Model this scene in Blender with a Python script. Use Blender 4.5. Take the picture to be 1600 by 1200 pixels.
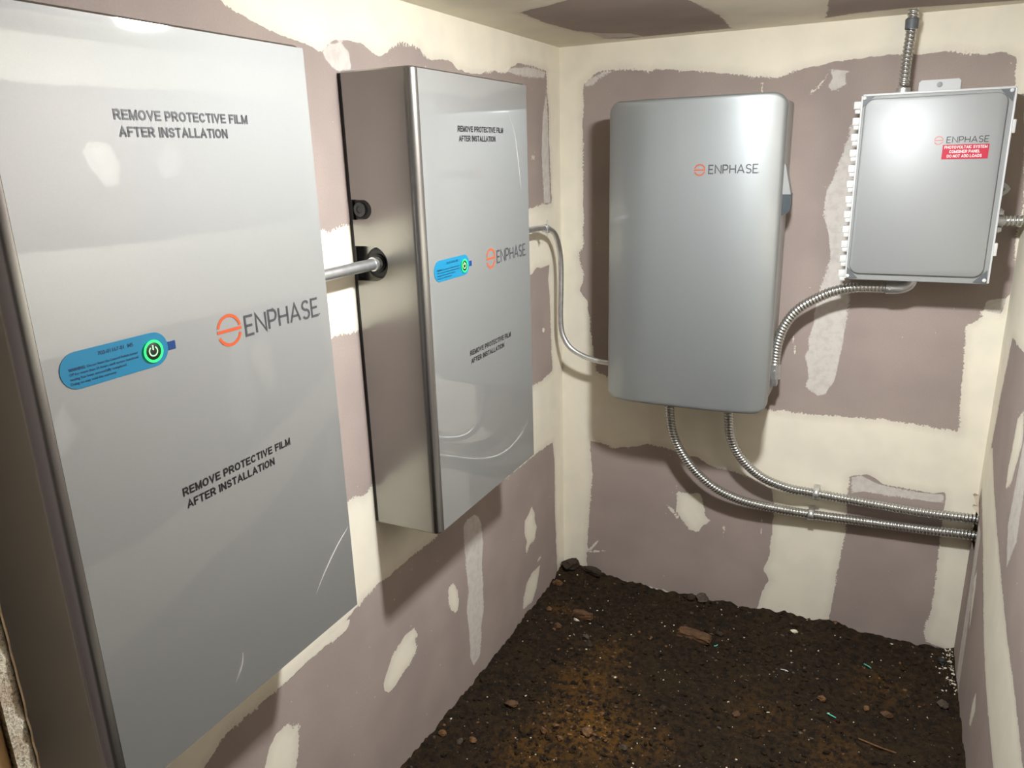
import bpy, bmesh, math, random
import numpy as np
from mathutils import Vector, Matrix

for o in list(bpy.data.objects):
    bpy.data.objects.remove(o)
scene = bpy.context.scene
C = scene.collection
H = 1.926          # ceiling height above the dirt
W = 1.368          # room width
YF = -2.246        # room face of the front wall

# ---------------------------------------------------------------- camera
cam_d = bpy.data.cameras.new('camera')
cam = bpy.data.objects.new('camera', cam_d)
C.objects.link(cam)
right = Vector((0.90050582, 0.43391354, -0.02843085))
down = Vector((0.09884388, -0.26792517, -0.95835588))
fwd = Vector((-0.42346093, 0.86019483, -0.28415787))
cam.matrix_world = Matrix((
    (right.x, -down.x, -fwd.x, 1.035),
    (right.y, -down.y, -fwd.y, -2.5309),
    (right.z, -down.z, -fwd.z, H - 0.3474),
    (0, 0, 0, 1)))
cam_d.sensor_width = 36.0
cam_d.lens = 1188.34 / 1600 * 36.0
cam_d.clip_start = 0.02
scene.camera = cam

# ---------------------------------------------------------------- world, exposure
world = bpy.data.worlds.new('world')
scene.world = world
world.use_nodes = True
bg = world.node_tree.nodes['Background']
bg.inputs['Color'].default_value = (0.8, 0.85, 0.9, 1)
bg.inputs['Strength'].default_value = 0.05
scene.view_settings.view_transform = 'Standard'
scene.view_settings.look = 'None'
scene.view_settings.gamma = 1.0
scene.view_settings.use_curve_mapping = False
scene.view_settings.exposure = 0.0
LAMP_STRENGTH = 1120.0
LAMP_COLOR = (0.98, 1.0, 1.03, 1)
LAMP_POS = (0.89, -1.19, H)

# ---------------------------------------------------------------- materials
def new_mat(name):
    m = bpy.data.materials.new(name)
    m.use_nodes = True
    nt = m.node_tree
    return m, nt, nt.nodes['Principled BSDF']

def N(nt, kind, **kw):
    n = nt.nodes.new(kind)
    for k, v in kw.items():
        if k.startswith('i_'):
            n.inputs[k[2:].replace('_', ' ')].default_value = v
        else:
            setattr(n, k, v)
    return n

def plain(name, col, rough=0.5, metal=0.0, coat=0.0, coat_rough=0.05, emit=None, strength=0.0, noise=0.0, nscale=40.0, bump=0.0):
    m, nt, b = new_mat(name)
    b.inputs['Base Color'].default_value = (*col, 1)
    b.inputs['Roughness'].default_value = rough
    b.inputs['Metallic'].default_value = metal
    b.inputs['Coat Weight'].default_value = coat
    b.inputs['Coat Roughness'].default_value = coat_rough
    if emit:
        b.inputs['Emission Color'].default_value = (*emit, 1)
        b.inputs['Emission Strength'].default_value = strength
    if noise or bump:
        tc = N(nt, 'ShaderNodeTexCoord')
        no = N(nt, 'ShaderNodeTexNoise')
        no.inputs['Scale'].default_value = nscale
        no.inputs['Detail'].default_value = 4
        nt.links.new(tc.outputs['Object'], no.inputs['Vector'])
        if noise:
            mr = N(nt, 'ShaderNodeMapRange')
            mr.inputs['From Min'].default_value = 0.3
            mr.inputs['From Max'].default_value = 0.7
            mr.inputs['To Min'].default_value = 1 - noise
            mr.inputs['To Max'].default_value = 1 + noise
            nt.links.new(no.outputs['Fac'], mr.inputs['Value'])
            mx = N(nt, 'ShaderNodeMix', data_type='RGBA', blend_type='MULTIPLY')
            mx.inputs[0].default_value = 1
            mx.inputs[6].default_value = (*col, 1)
            nt.links.new(mr.outputs[0], mx.inputs[7])
            nt.links.new(mx.outputs[2], b.inputs['Base Color'])
        if bump:
            bp = N(nt, 'ShaderNodeBump')
            bp.inputs['Strength'].default_value = bump
            bp.inputs['Distance'].default_value = 0.002
            nt.links.new(no.outputs['Fac'], bp.inputs['Height'])
            nt.links.new(bp.outputs[0], b.inputs['Normal'])
    return m

def mathn(nt, op, a, b=None):
    n = N(nt, 'ShaderNodeMath', operation=op)
    for i, v in enumerate((a, b)):
        if v is None:
            continue
        if isinstance(v, (int, float)):
            n.inputs[i].default_value = v
        else:
            nt.links.new(v, n.inputs[i])
    return n.outputs[0]

def noise(nt, vec, scale, detail=4, rough=0.5):
    n = N(nt, 'ShaderNodeTexNoise')
    n.inputs['Scale'].default_value = scale
    n.inputs['Detail'].default_value = detail
    n.inputs['Roughness'].default_value = rough
    nt.links.new(vec, n.inputs['Vector'])
    return n.outputs['Fac']

def ramp(nt, val, a, b, lo=0.0, hi=1.0, smooth=True):
    mr = N(nt, 'ShaderNodeMapRange')
    mr.interpolation_type = 'SMOOTHSTEP' if smooth else 'LINEAR'
    mr.inputs['From Min'].default_value = a
    mr.inputs['From Max'].default_value = b
    mr.inputs['To Min'].default_value = lo
    mr.inputs['To Max'].default_value = hi
    nt.links.new(val, mr.inputs['Value'])
    return mr.outputs[0]

def mixc(nt, fac, a, b, blend='MIX'):
    mx = N(nt, 'ShaderNodeMix', data_type='RGBA', blend_type=blend)
    for i, v in ((0, fac), (6, a), (7, b)):
        if isinstance(v, (int, float)):
            mx.inputs[i].default_value = v
        elif isinstance(v, tuple):
            mx.inputs[i].default_value = (*v, 1)
        else:
            nt.links.new(v, mx.inputs[i])
    return mx.outputs[2]

BOARD = (0.340, 0.280, 0.246)
MUD = (0.80, 0.745, 0.605)
SMEAR = (0.58, 0.54, 0.485)

def wall_material(name):
    """Purple-grey gypsum board under trowelled joint compound; the attributes hold how far inside the compound a point lies."""
    m, nt, b = new_mat(name)
    geo = N(nt, 'ShaderNodeNewGeometry')
    pos = geo.outputs['Position']
    am = N(nt, 'ShaderNodeAttribute', attribute_name='mud')
    asm = N(nt, 'ShaderNodeAttribute', attribute_name='smear')
    fine = noise(nt, pos, 170, 3, 0.65)
    mid = noise(nt, pos, 28, 2, 0.5)
    low = noise(nt, pos, 5, 2)
    rag = ramp(nt, noise(nt, pos, 7, 2), 0.42, 0.60, 0.004, 0.032)
    off = mathn(nt, 'MULTIPLY', mathn(nt, 'SUBTRACT', fine, 0.5), rag)
    off2 = mathn(nt, 'MULTIPLY', mathn(nt, 'SUBTRACT', mid, 0.5), 0.016)
    edge = mathn(nt, 'ADD', am.outputs['Fac'], mathn(nt, 'ADD', off, off2))
    fm = ramp(nt, edge, -0.0008, 0.0012)
    se = mathn(nt, 'ADD', asm.outputs['Fac'], mathn(nt, 'ADD', off, mathn(nt, 'MULTIPLY', off2, 0.6)))
    fs = ramp(nt, se, -0.001, 0.0025)
    fs = mathn(nt, 'MULTIPLY', fs, ramp(nt, noise(nt, pos, 45, 3, 0.6), 0.3, 0.6, 0.72, 1.0))
    # board paper
    brd = mixc(nt, ramp(nt, low, 0.3, 0.7), (BOARD[0]*0.92, BOARD[1]*0.91, BOARD[2]*0.92), (BOARD[0]*1.07, BOARD[1]*1.06, BOARD[2]*1.05))
    brd = mixc(nt, ramp(nt, noise(nt, pos, 260, 3, 0.7), 0.35, 0.7, 0.0, 0.35), brd, (BOARD[0]*0.8, BOARD[1]*0.8, BOARD[2]*0.8))
    # tiny splashes of compound on the bare board
    spl = ramp(nt, noise(nt, pos, 95, 1, 0.3), 0.80, 0.815)
    brd = mixc(nt, spl, brd, SMEAR)
    col = mixc(nt, fs, brd, SMEAR)
    mudc = mixc(nt, ramp(nt, noise(nt, pos, 9, 4), 0.35, 0.7), MUD, (MUD[0]*0.93, MUD[1]*0.935, MUD[2]*0.95))
    # thin, half see-through feathering just inside the edge of the compound
    feather = ramp(nt, edge, 0.0, 0.03, 0.80, 1.0)
    fm2 = mathn(nt, 'MULTIPLY', fm, feather)
    col = mixc(nt, fm2, col, mudc)
    nt.links.new(col, b.inputs['Base Color'])
    rr = ramp(nt, fm, 0, 1, 0.82, 0.62)
    nt.links.new(rr, b.inputs['Roughness'])
    b.inputs['Specular IOR Level'].default_value = 0.3
    hgt = mathn(nt, 'ADD', mathn(nt, 'MULTIPLY', fm, 0.9), mathn(nt, 'MULTIPLY', noise(nt, pos, 14, 2), 0.8))
    hgt = mathn(nt, 'ADD', hgt, mathn(nt, 'MULTIPLY', fine, 0.12))
    bp = N(nt, 'ShaderNodeBump')
    bp.inputs['Strength'].default_value = 0.6
    bp.inputs['Distance'].default_value = 0.0014
    nt.links.new(hgt, bp.inputs['Height'])
    nt.links.new(bp.outputs[0], b.inputs['Normal'])
    return m

def film_material(name, base, metal, rough, coat, wav, brushed=False, coat_rough=0.03, across='Y'):
    m, nt, b = new_mat(name)
    tc = N(nt, 'ShaderNodeTexCoord')
    b.inputs['Metallic'].default_value = metal
    b.inputs['Roughness'].default_value = rough
    b.inputs['Coat Weight'].default_value = coat
    b.inputs['Coat Roughness'].default_value = coat_rough
    b.inputs['Coat IOR'].default_value = 1.75
    mp = N(nt, 'ShaderNodeMapping')
    mp.inputs['Scale'].default_value = (1, 1, 0.35)
    nt.links.new(tc.outputs['Object'], mp.inputs['Vector'])
    n1 = noise(nt, mp.outputs[0], 6, 2)
    # faint metallic flake
    fl = noise(nt, tc.outputs['Object'], 900, 2)
    col = mixc(nt, ramp(nt, fl, 0.35, 0.65), tuple(c*0.985 for c in base), tuple(min(1, c*1.015) for c in base))
    nt.links.new(col, b.inputs['Base Color'])
    bp = N(nt, 'ShaderNodeBump')
    bp.inputs['Strength'].default_value = wav
    bp.inputs['Distance'].default_value = 0.01
    nt.links.new(n1, bp.inputs['Height'])
    nt.links.new(bp.outputs[0], b.inputs['Coat Normal'])
    return m

M = {}
M['wall'] = wall_material('joint_compound_on_board')
M['film'] = film_material('silver_panel_under_film', (0.305, 0.31, 0.297), 0.72, 0.66, 1.0, 0.03, coat_rough=0.02)
M['film_welt'] = plain('raised_clear_film', (0.50, 0.49, 0.46), 0.25, 0.3, coat=1.0)
M['film_door'] = film_material('silver_door_under_film', (0.315, 0.335, 0.33), 0.68, 0.48, 0.5, 0.06, coat_rough=0.10)
M['side'] = plain('silver_painted_metal', (0.34, 0.336, 0.32), 0.24, 0.92)
M['dark_plate'] = plain('black_back_plate', (0.015, 0.016, 0.018), 0.5)
M['rubber'] = plain('black_rubber', (0.012, 0.015, 0.018), 0.38)
M['grey_plastic'] = plain('light_grey_plastic', (0.56, 0.57, 0.56), 0.4, noise=0.02)
M['door_grey'] = plain('silver_grey_door_paint', (0.295, 0.305, 0.30), 0.46, 0.25)
M['frame_grey'] = plain('mid_grey_plastic', (0.30, 0.31, 0.30), 0.45)
M['corner_dark'] = plain('dark_grey_gasket', (0.10, 0.11, 0.115), 0.5)
M['white_plastic'] = plain('pale_plastic', (0.60, 0.60, 0.57), 0.45)
M['body_grey'] = plain('grey_enclosure_paint', (0.42, 0.43, 0.42), 0.45, 0.2)
M['lever'] = plain('dark_slate_lever', (0.05, 0.065, 0.07), 0.4)
M['steel'] = plain('galvanised_steel', (0.72, 0.73, 0.72), 0.36, 0.9, noise=0.10, nscale=60)
M['flex'] = plain('flexible_steel_conduit', (0.56, 0.56, 0.53), 0.27, 0.95, noise=0.08, nscale=30)
M['zinc'] = plain('zinc_casting', (0.60, 0.61, 0.62), 0.35, 0.9, noise=0.08, nscale=80)
M['ink'] = plain('black_ink', (0.012, 0.012, 0.013), 0.45)
M['ink_grey'] = plain('grey_ink', (0.055, 0.056, 0.06), 0.4)
M['orange'] = plain('orange_ink', (0.50, 0.078, 0.018), 0.45)
M['salmon'] = plain('faded_orange_ink', (0.60, 0.13, 0.09), 0.5)
M['blue'] = plain('blue_sticker', (0.0, 0.165, 0.30), 0.4, coat=0.3)
M['navy'] = plain('navy_tab', (0.0, 0.035, 0.16), 0.4)
M['navy_ink'] = plain('navy_ink', (0.0, 0.045, 0.11), 0.5)
M['button'] = plain('black_button', (0.003, 0.010, 0.004), 0.4)
M['led'] = plain('green_led', (0.02, 0.6, 0.12), 0.4, emit=(0.02, 1.0, 0.16), strength=1.1)
M['led_pale'] = plain('pale_green_led', (0.4, 0.8, 0.4), 0.4, emit=(0.45, 1.0, 0.45), strength=0.6)
M['red'] = plain('red_sticker', (0.45, 0.008, 0.034), 0.45)
M['white_ink'] = plain('white_ink', (0.85, 0.83, 0.83), 0.5)
M['paper'] = plain('brown_board_paper', (0.23, 0.15, 0.075), 0.85, noise=0.2, nscale=50)

def wood_material():
    m, nt, b = new_mat('raw_pine')
    tc = N(nt, 'ShaderNodeTexCoord')
    mp = N(nt, 'ShaderNodeMapping')
    mp.inputs['Scale'].default_value = (60, 60, 3)
    nt.links.new(tc.outputs['Object'], mp.inputs['Vector'])
    g = noise(nt, mp.outputs[0], 1.2, 4)
    nt.links.new(mixc(nt, ramp(nt, g, 0.3, 0.7), (0.42, 0.25, 0.10), (0.62, 0.42, 0.20)), b.inputs['Base Color'])
    b.inputs['Roughness'].default_value = 0.7
    return m
M['wood'] = wood_material()

def gypsum_material():
    m, nt, b = new_mat('cut_gypsum_edge')
    geo = N(nt, 'ShaderNodeNewGeometry')
    p = geo.outputs['Position']
    a = ramp(nt, noise(nt, p, 330, 5, 0.7), 0.50, 0.62)
    c = mixc(nt, ramp(nt, noise(nt, p, 35, 3), 0.4, 0.65), (0.80, 0.73, 0.56), (0.62, 0.50, 0.36))
    c = mixc(nt, mathn(nt, 'MULTIPLY', a, 0.75), c, (0.20, 0.15, 0.09))
    nt.links.new(c, b.inputs['Base Color'])
    b.inputs['Roughness'].default_value = 0.95
    bp = N(nt, 'ShaderNodeBump')
    bp.inputs['Strength'].default_value = 1.0
    bp.inputs['Distance'].default_value = 0.002
    nt.links.new(noise(nt, p, 330, 5, 0.7), bp.inputs['Height'])
    nt.links.new(bp.outputs[0], b.inputs['Normal'])
    return m
M['gypsum'] = gypsum_material()

def dirt_material():
    m, nt, b = new_mat('damp_brown_earth')
    geo = N(nt, 'ShaderNodeNewGeometry')
    p = geo.outputs['Position']
    ao = N(nt, 'ShaderNodeAttribute', attribute_name='ochre')
    big = noise(nt, p, 7, 3)
    med = noise(nt, p, 55, 5, 0.65)
    fin = noise(nt, p, 260, 4, 0.65)
    c = mixc(nt, ramp(nt, med, 0.35, 0.68), (0.0095, 0.0055, 0.0022), (0.034, 0.0185, 0.0062))
    c = mixc(nt, ramp(nt, big, 0.5, 0.75, 0.0, 0.6), c, (0.032, 0.0185, 0.0045))
    och = mathn(nt, 'MULTIPLY', ao.outputs['Fac'], ramp(nt, med, 0.36, 0.62))
    c = mixc(nt, och, c, (0.135, 0.060, 0.0065))
    c = mixc(nt, ramp(nt, fin, 0.60, 0.75, 0.0, 0.55), c, (0.060, 0.037, 0.015))
    nt.links.new(c, b.inputs['Base Color'])
    b.inputs['Roughness'].default_value = 0.85
    b.inputs['Specular IOR Level'].default_value = 0.25
    hh = mathn(nt, 'ADD', mathn(nt, 'MULTIPLY', med, 1.0), mathn(nt, 'MULTIPLY', fin, 0.45))
    bp = N(nt, 'ShaderNodeBump')
    bp.inputs['Strength'].default_value = 1.0
    bp.inputs['Distance'].default_value = 0.010
    nt.links.new(hh, bp.inputs['Height'])
    nt.links.new(bp.outputs[0], b.inputs['Normal'])
    return m
M['dirt'] = dirt_material()
M['stone_dark'] = plain('earth_covered_stone', (0.026, 0.0155, 0.0065), 0.85, noise=0.4, nscale=60, bump=0.6)
M['stone_ochre'] = plain('ochre_stone', (0.13, 0.062, 0.020), 0.8, noise=0.4, nscale=60, bump=0.5)
M['stone_red'] = plain('reddish_brown_chunk', (0.085, 0.040, 0.014), 0.8, noise=0.4, nscale=50, bump=0.5)
M['stone_grey'] = plain('grey_brown_stone', (0.062, 0.045, 0.030), 0.8, noise=0.3, nscale=60, bump=0.5)
M['plaster_bit'] = plain('plaster_crumb', (0.62, 0.56, 0.42), 0.8)
M['wire_bit'] = plain('green_wire_clipping', (0.10, 0.55, 0.38), 0.4)

# ---------------------------------------------------------------- helpers
def tag(o, label, cat, group=None, kind=None):
    if label: o['label'] = label
    if cat: o['category'] = cat
    if group: o['group'] = group
    if kind: o['kind'] = kind
    return o

def thing(name, label, cat, loc=(0, 0, 0), group=None):
    o = bpy.data.objects.new(name, None)
    o.empty_display_size = 0.05
    C.objects.link(o)
    o.location = loc
    return tag(o, label, cat, group)

def mesh_obj(name, me, mats, parent=None, smooth=None):
    if not isinstance(mats, (list, tuple)):
        mats = [mats]
    for mm in mats:
        me.materials.append(M[mm] if isinstance(mm, str) else mm)
    if smooth is not None:
        me.polygons.foreach_set('use_smooth', [True]*len(me.polygons))
        me.set_sharp_from_angle(angle=math.radians(smooth))
    o = bpy.data.objects.new(name, me)
    C.objects.link(o)
    if parent:
        o.parent = parent
        p = Vector((0, 0, 0))
        q = parent
        while q is not None:          # meshes are written in world coordinates
            p += q.location
            q = q.parent
        o.location = -p if not parent.get('local') else (0, 0, 0)
    return o

def bm_obj(name, bm, mats, parent=None, smooth=None):
    me = bpy.data.meshes.new(name)
    bmesh.ops.recalc_face_normals(bm, faces=bm.faces)
    bm.to_mesh(me)
    bm.free()
    return mesh_obj(name, me, mats, parent, smooth)

def box(bm, x0, x1, y0, y1, z0, z1, bevel=0.0, seg=2):
    v = [bm.verts.new((x, y, z)) for x in (x0, x1) for y in (y0, y1) for z in (z0, z1)]
    fs = [(0, 1, 3, 2), (4, 6, 7, 5), (0, 4, 5, 1), (2, 3, 7, 6), (0, 2, 6, 4), (1, 5, 7, 3)]
    faces = [bm.faces.new([v[i] for i in f]) for f in fs]
    if bevel:
        es = list({e for f in faces for e in f.edges})
        bmesh.ops.bevel(bm, geom=es, offset=bevel, segments=seg, affect='EDGES', profile=0.5)

def box_obj(name, b, mat, parent=None, bevel=0.002):
    bm = bmesh.new()
    box(bm, *b, bevel=bevel)
    return bm_obj(name, bm, mat, parent, 35)

def cyl(bm, p, q, r, seg=20, r2=None, cap=True):
    p, q = Vector(p), Vector(q)
    d = (q-p).normalized()
    a = d.orthogonal().normalized()
    b = d.cross(a)
    r2 = r if r2 is None else r2
    A, B = [], []
    for i in range(seg):
        t = 2*math.pi*i/seg
        u = a*math.cos(t)+b*math.sin(t)
        A.append(bm.verts.new(p+u*r))
        B.append(bm.verts.new(q+u*r2))
    for i in range(seg):
        j = (i+1) % seg
        bm.faces.new((A[i], A[j], B[j], B[i]))
    if cap:
        bm.faces.new(A[::-1])
        bm.faces.new(B)

def rings_profile(bm, p, d, prof, seg=24):
    """Lathe: prof is a list of (distance along d, radius)."""
    p, d = Vector(p), Vector(d).normalized()
    a = d.orthogonal().normalized()
    b = d.cross(a)
    prev = None
    for s, r in prof:
        if r < 1e-6:
            cur = [bm.verts.new(p+d*s)]
        else:
            cur = [bm.verts.new(p+d*s+(a*math.cos(2*math.pi*i/seg)+b*math.sin(2*math.pi*i/seg))*r) for i in range(seg)]
        if prev:
            for i in range(seg):
                j = (i+1) % seg
                f = [prev[i % len(prev)], prev[j % len(prev)], cur[j % len(cur)], cur[i % len(cur)]]
                g = []
                for w in f:
                    if w not in g:
                        g.append(w)
                if len(g) > 2:
                    bm.faces.new(g)
        prev = cur

def catmull(pts, n=24):
    P = [Vector(p) for p in pts]
    P = [P[0]*2-P[1]]+P+[P[-1]*2-P[-2]]
    out = []
    for i in range(1, len(P)-2):
        for k in range(n):
            t = k/n
            a, b, c, d = P[i-1], P[i], P[i+1], P[i+2]
            out.append(0.5*((2*b)+(c-a)*t+(2*a-5*b+4*c-d)*t*t+(3*b-a-3*c+d)*t**3))
    out.append(P[-2])
    return out

def resample(path, step):
    L = [0.0]
    for a, b in zip(path, path[1:]):
        L.append(L[-1]+(b-a).length)
    n = max(2, int(round(L[-1]/step)))
    out, j = [], 0
    for k in range(n+1):
        s = L[-1]*k/n
        while j < len(L)-2 and L[j+1] < s:
            j += 1
        t = (s-L[j])/max(1e-9, L[j+1]-L[j])
        out.append(path[j].lerp(path[j+1], t))
    return out, L[-1]

def tube_mesh(name, pts, rfun, step, seg=16, curve=True):
    path = catmull(pts) if curve else [Vector(p) for p in pts]
    path, L = resample(path, step)
    n = len(path)
    verts, faces = [], []
    t0 = (path[1]-path[0]).normalized()
    a = t0.orthogonal().normalized()
    for i, p in enumerate(path):
        t = (path[min(i+1, n-1)]-path[max(i-1, 0)]).normalized()
        a = (a-t*a.dot(t)).normalized()
        b = t.cross(a)
        s = L*i/(n-1)
        for k in range(seg):
            th = 2*math.pi*k/seg
            r = rfun(s, th, L)
            verts.append(p+(a*math.cos(th)+b*math.sin(th))*r)
    for i in range(n-1):
        for k in range(seg):
            k2 = (k+1) % seg
            faces.append((i*seg+k, i*seg+k2, (i+1)*seg+k2, (i+1)*seg+k))
    faces.append(tuple(range(seg))[::-1])
    faces.append(tuple((n-1)*seg+k for k in range(seg)))
    me = bpy.data.meshes.new(name)
    me.from_pydata([tuple(v) for v in verts], [], faces)
    me.update()
    return me

PITCH = 0.0098
def flex_r(r0):
    def f(s, th, L):
        x = (s/PITCH+th/(2*math.pi)) % 1.0
        return r0*(0.74+0.26*max(0.0, math.sin(math.pi*x))**0.6)
    return f
def pipe_r(r0):
    return lambda s, th, L: r0

# ------------------------------------------------ flat print: strokes and type
class Frame:
    """A flat place to print on: origin, direction of reading, up and outward normal."""
    def __init__(s, o, r, u, n):
        s.o, s.r, s.u, s.n = Vector(o), Vector(r), Vector(u), Vector(n)
    def p(s, a, b, h=0.0):
        return s.o+s.r*a+s.u*b+s.n*h

def arc(cx, cy, rx, ry, a0, a1, n=14):
    return [(cx+rx*math.cos(math.radians(a0+(a1-a0)*i/n)), cy+ry*math.sin(math.radians(a0+(a1-a0)*i/n))) for i in range(n+1)]

def stroke(bm, fr, pts, w, h=0.0005):
    P = [Vector((a, b)) for a, b in pts]
    lv, rv = [], []
    for i, p in enumerate(P):
        d0 = (P[i]-P[i-1]).normalized() if i else (P[1]-P[0]).normalized()
        d1 = (P[i+1]-P[i]).normalized() if i < len(P)-1 else d0
        t = (d0+d1)
        t = t.normalized() if t.length > 1e-6 else d0
        k = 1.0/max(0.5, t.dot(d0))
        nn = Vector((-t.y, t.x))*w*0.5*k
        lv.append(bm.verts.new(fr.p(*(p+nn), h)))
        rv.append(bm.verts.new(fr.p(*(p-nn), h)))
    for i in range(len(P)-1):
        bm.faces.new((rv[i], rv[i+1], lv[i+1], lv[i]))

def disc(bm, fr, cx, cy, r, h=0.0005, n=28):
    bm.faces.new([bm.verts.new(fr.p(cx+r*math.cos(2*math.pi*i/n), cy+r*math.sin(2*math.pi*i/n), h)) for i in range(n)])

LETTERS = {  # width, strokes in units of the cap height
    'E': (0.62, [[(0.62, 1.0), (0.0, 1.0), (0.0, 0.0), (0.62, 0.0)], [(0.0, 0.5), (0.54, 0.5)]]),
    'N': (0.80, [[(0, 0), (0, 1), (0.80, 0), (0.80, 1)]]),
    'P': (0.66, [[(0, 0), (0, 1), (0.36, 1)] + arc(0.36, 0.71, 0.29, 0.29, 90, -90) + [(0.0, 0.42)]]),
    'H': (0.76, [[(0, 0), (0, 1)], [(0.76, 0), (0.76, 1)], [(0, 0.5), (0.76, 0.5)]]),
    'A': (0.88, [[(0, 0), (0.44, 1), (0.88, 0)], [(0.15, 0.32), (0.73, 0.32)]]),
    'S': (0.64, [arc(0.32, 0.75, 0.29, 0.25, 25, 265, 16) + arc(0.33, 0.25, 0.30, 0.25, 85, -155, 16)[1:]]),
}
def wordmark(name, fr, x0, x1, base, cap, mat, parent, w=0.14, dot=True):
    word = 'ENPHASE'
    gap = 0.26
    tot = sum(LETTERS[c][0] for c in word)+gap*(len(word)-1)
    kx = (x1-x0)/tot
    bm = bmesh.new()
    x = x0
    for c in word:
        for st in LETTERS[c][1]:
            stroke(bm, fr, [(x+a*kx, base+b*cap) for a, b in st], w*cap)
        x += (LETTERS[c][0]+gap)*kx
    if dot:
        disc(bm, fr, x1+0.10*cap, base+0.04*cap, 0.05*cap)
    return bm_obj(name, bm, mat, parent)

def emblem(name, fr, cx, cy, r, mat, parent, w=0.20):
    bm = bmesh.new()
    q = r*(1-w*0.5)
    stroke(bm, fr, arc(cx, cy+0.05*r, q, q*0.97, 168, 8, 24), w*r)
    stroke(bm, fr, [(cx-r, cy+0.0*r), (cx+r, cy+0.0*r)], w*r)
    stroke(bm, fr, arc(cx, cy-0.05*r, q, q*0.97, 200, 345, 22), w*r)
    return bm_obj(name, bm, mat, parent)

def type_line(name, text, fr, x0, x1, base, cap, mat, parent, bold=0.0, h=0.0005, space=1.0):
    cu = bpy.data.curves.new(name, 'FONT')
    cu.body = text
    cu.size = 1.0
    cu.offset = bold
    cu.space_character = space
    cu.resolution_u = 3
    tmp = bpy.data.objects.new(name, cu)
    C.objects.link(tmp)
    bpy.context.view_layer.update()
    dg = bpy.context.evaluated_depsgraph_get()
    me = bpy.data.meshes.new_from_object(tmp.evaluated_get(dg))
    bpy.data.objects.remove(tmp)
    co = np.empty(len(me.vertices)*3)
    me.vertices.foreach_get('co', co)
    co = co.reshape(-1, 3)
    capu = 0.73
    a0, a1 = co[:, 0].min(), co[:, 0].max()
    kx = (x1-x0)/(a1-a0)
    for v in me.vertices:
        v.co = fr.p(x0+(v.co.x-a0)*kx, base+v.co.y/capu*cap, h)
    me.materials.clear()
    return mesh_obj(name, me, mat, parent)

CAPS = {  # outer width and centre lines in a unit box
    'A': (0.98, [[(0, 0), (0.5, 1), (1, 0)], [(0.22, 0.30), (0.78, 0.30)]]),
    'B': (0.88, [[(0, 0), (0, 1), (0.6, 1)] + arc(0.6, 0.755, 0.34, 0.245, 90, -90) + [(0.0, 0.51)], [(0, 0.51), (0.62, 0.51)] + arc(0.62, 0.255, 0.38, 0.255, 90, -90) + [(0, 0)]]),
    'C': (0.93, [arc(0.5, 0.5, 0.5, 0.5, 42, 318, 22)]),
    'D': (0.93, [[(0, 0), (0, 1), (0.45, 1)] + arc(0.45, 0.5, 0.55, 0.5, 90, -90) + [(0, 0)]]),
    'E': (0.82, [[(1, 1), (0, 1), (0, 0), (1, 0)], [(0, 0.52), (0.9, 0.52)]]),
    'F': (0.76, [[(1, 1), (0, 1), (0, 0)], [(0, 0.50), (0.85, 0.50)]]),
    'H': (0.92, [[(0, 0), (0, 1)], [(1, 0), (1, 1)], [(0, 0.52), (1, 0.52)]]),
    'I': (0.22, [[(0.5, 0), (0.5, 1)]]),
    'L': (0.76, [[(0, 1), (0, 0), (1, 0)]]),
    'M': (1.05, [[(0, 0), (0, 1)], [(0.02, 1), (0.5, 0.04), (0.98, 1)], [(1, 1), (1, 0)]]),
    'N': (0.92, [[(0, 0), (0, 1)], [(0.02, 1), (0.98, 0)], [(1, 0), (1, 1)]]),
    'O': (1.02, [arc(0.5, 0.5, 0.5, 0.5, 0, 360, 28)]),
    'P': (0.84, [[(0, 0), (0, 1), (0.58, 1)] + arc(0.58, 0.70, 0.42, 0.30, 90, -90) + [(0, 0.40)]]),
    'R': (0.93, [[(0, 0), (0, 1), (0.55, 1)] + arc(0.55, 0.73, 0.40, 0.27, 90, -90) + [(0, 0.46)], [(0.5, 0.46), (0.98, 0)]]),
    'S': (0.86, [arc(0.5, 0.75, 0.46, 0.25, 22, 262, 16) + arc(0.5, 0.25, 0.48, 0.25, 85, -157, 16)[1:]]),
    'T': (0.82, [[(0, 1), (1, 1)], [(0.5, 1), (0.5, 0)]]),
    'V': (0.93, [[(0, 1), (0.5, 0), (1, 1)]]),
    'Y': (0.90, [[(0, 1), (0.5, 0.45), (1, 1)], [(0.5, 0.45), (0.5, 0)]]),
}
def block_line(name, text, fr, x0, x1, base, cap, mat, parent, sw=0.205, h=0.0005):
    gap, space = 0.13, 0.46
    tot = sum((CAPS[c][0]+gap) if c != ' ' else space for c in text)-gap
    kx = (x1-x0)/tot
    w = sw*cap
    bm = bmesh.new()
    x = x0
    for c in text:
        if c == ' ':
            x += space*kx
            continue
        cw, sts = CAPS[c]
        iw = max(1e-6, cw*kx-w)
        for st in sts:
            P = [(x+w/2+a*iw if c != 'I' else x+cw*kx/2, base+w/2+b*(cap-w)) for a, b in st]
            if math.hypot(P[0][0]-P[-1][0], P[0][1]-P[-1][1]) > 1e-7:      # square ends
                for e, f in ((0, 1), (-1, -2)):
                    dx, dy = P[e][0]-P[f][0], P[e][1]-P[f][1]
                    l = math.hypot(dx, dy)
                    k = w/2*max(abs(dx), abs(dy))/l
                    P[e] = (P[e][0]+dx/l*k, P[e][1]+dy/l*k)
            stroke(bm, fr, P, w, h)
        x += (cw+gap)*kx
    return bm_obj(name, bm, mat, parent)

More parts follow.
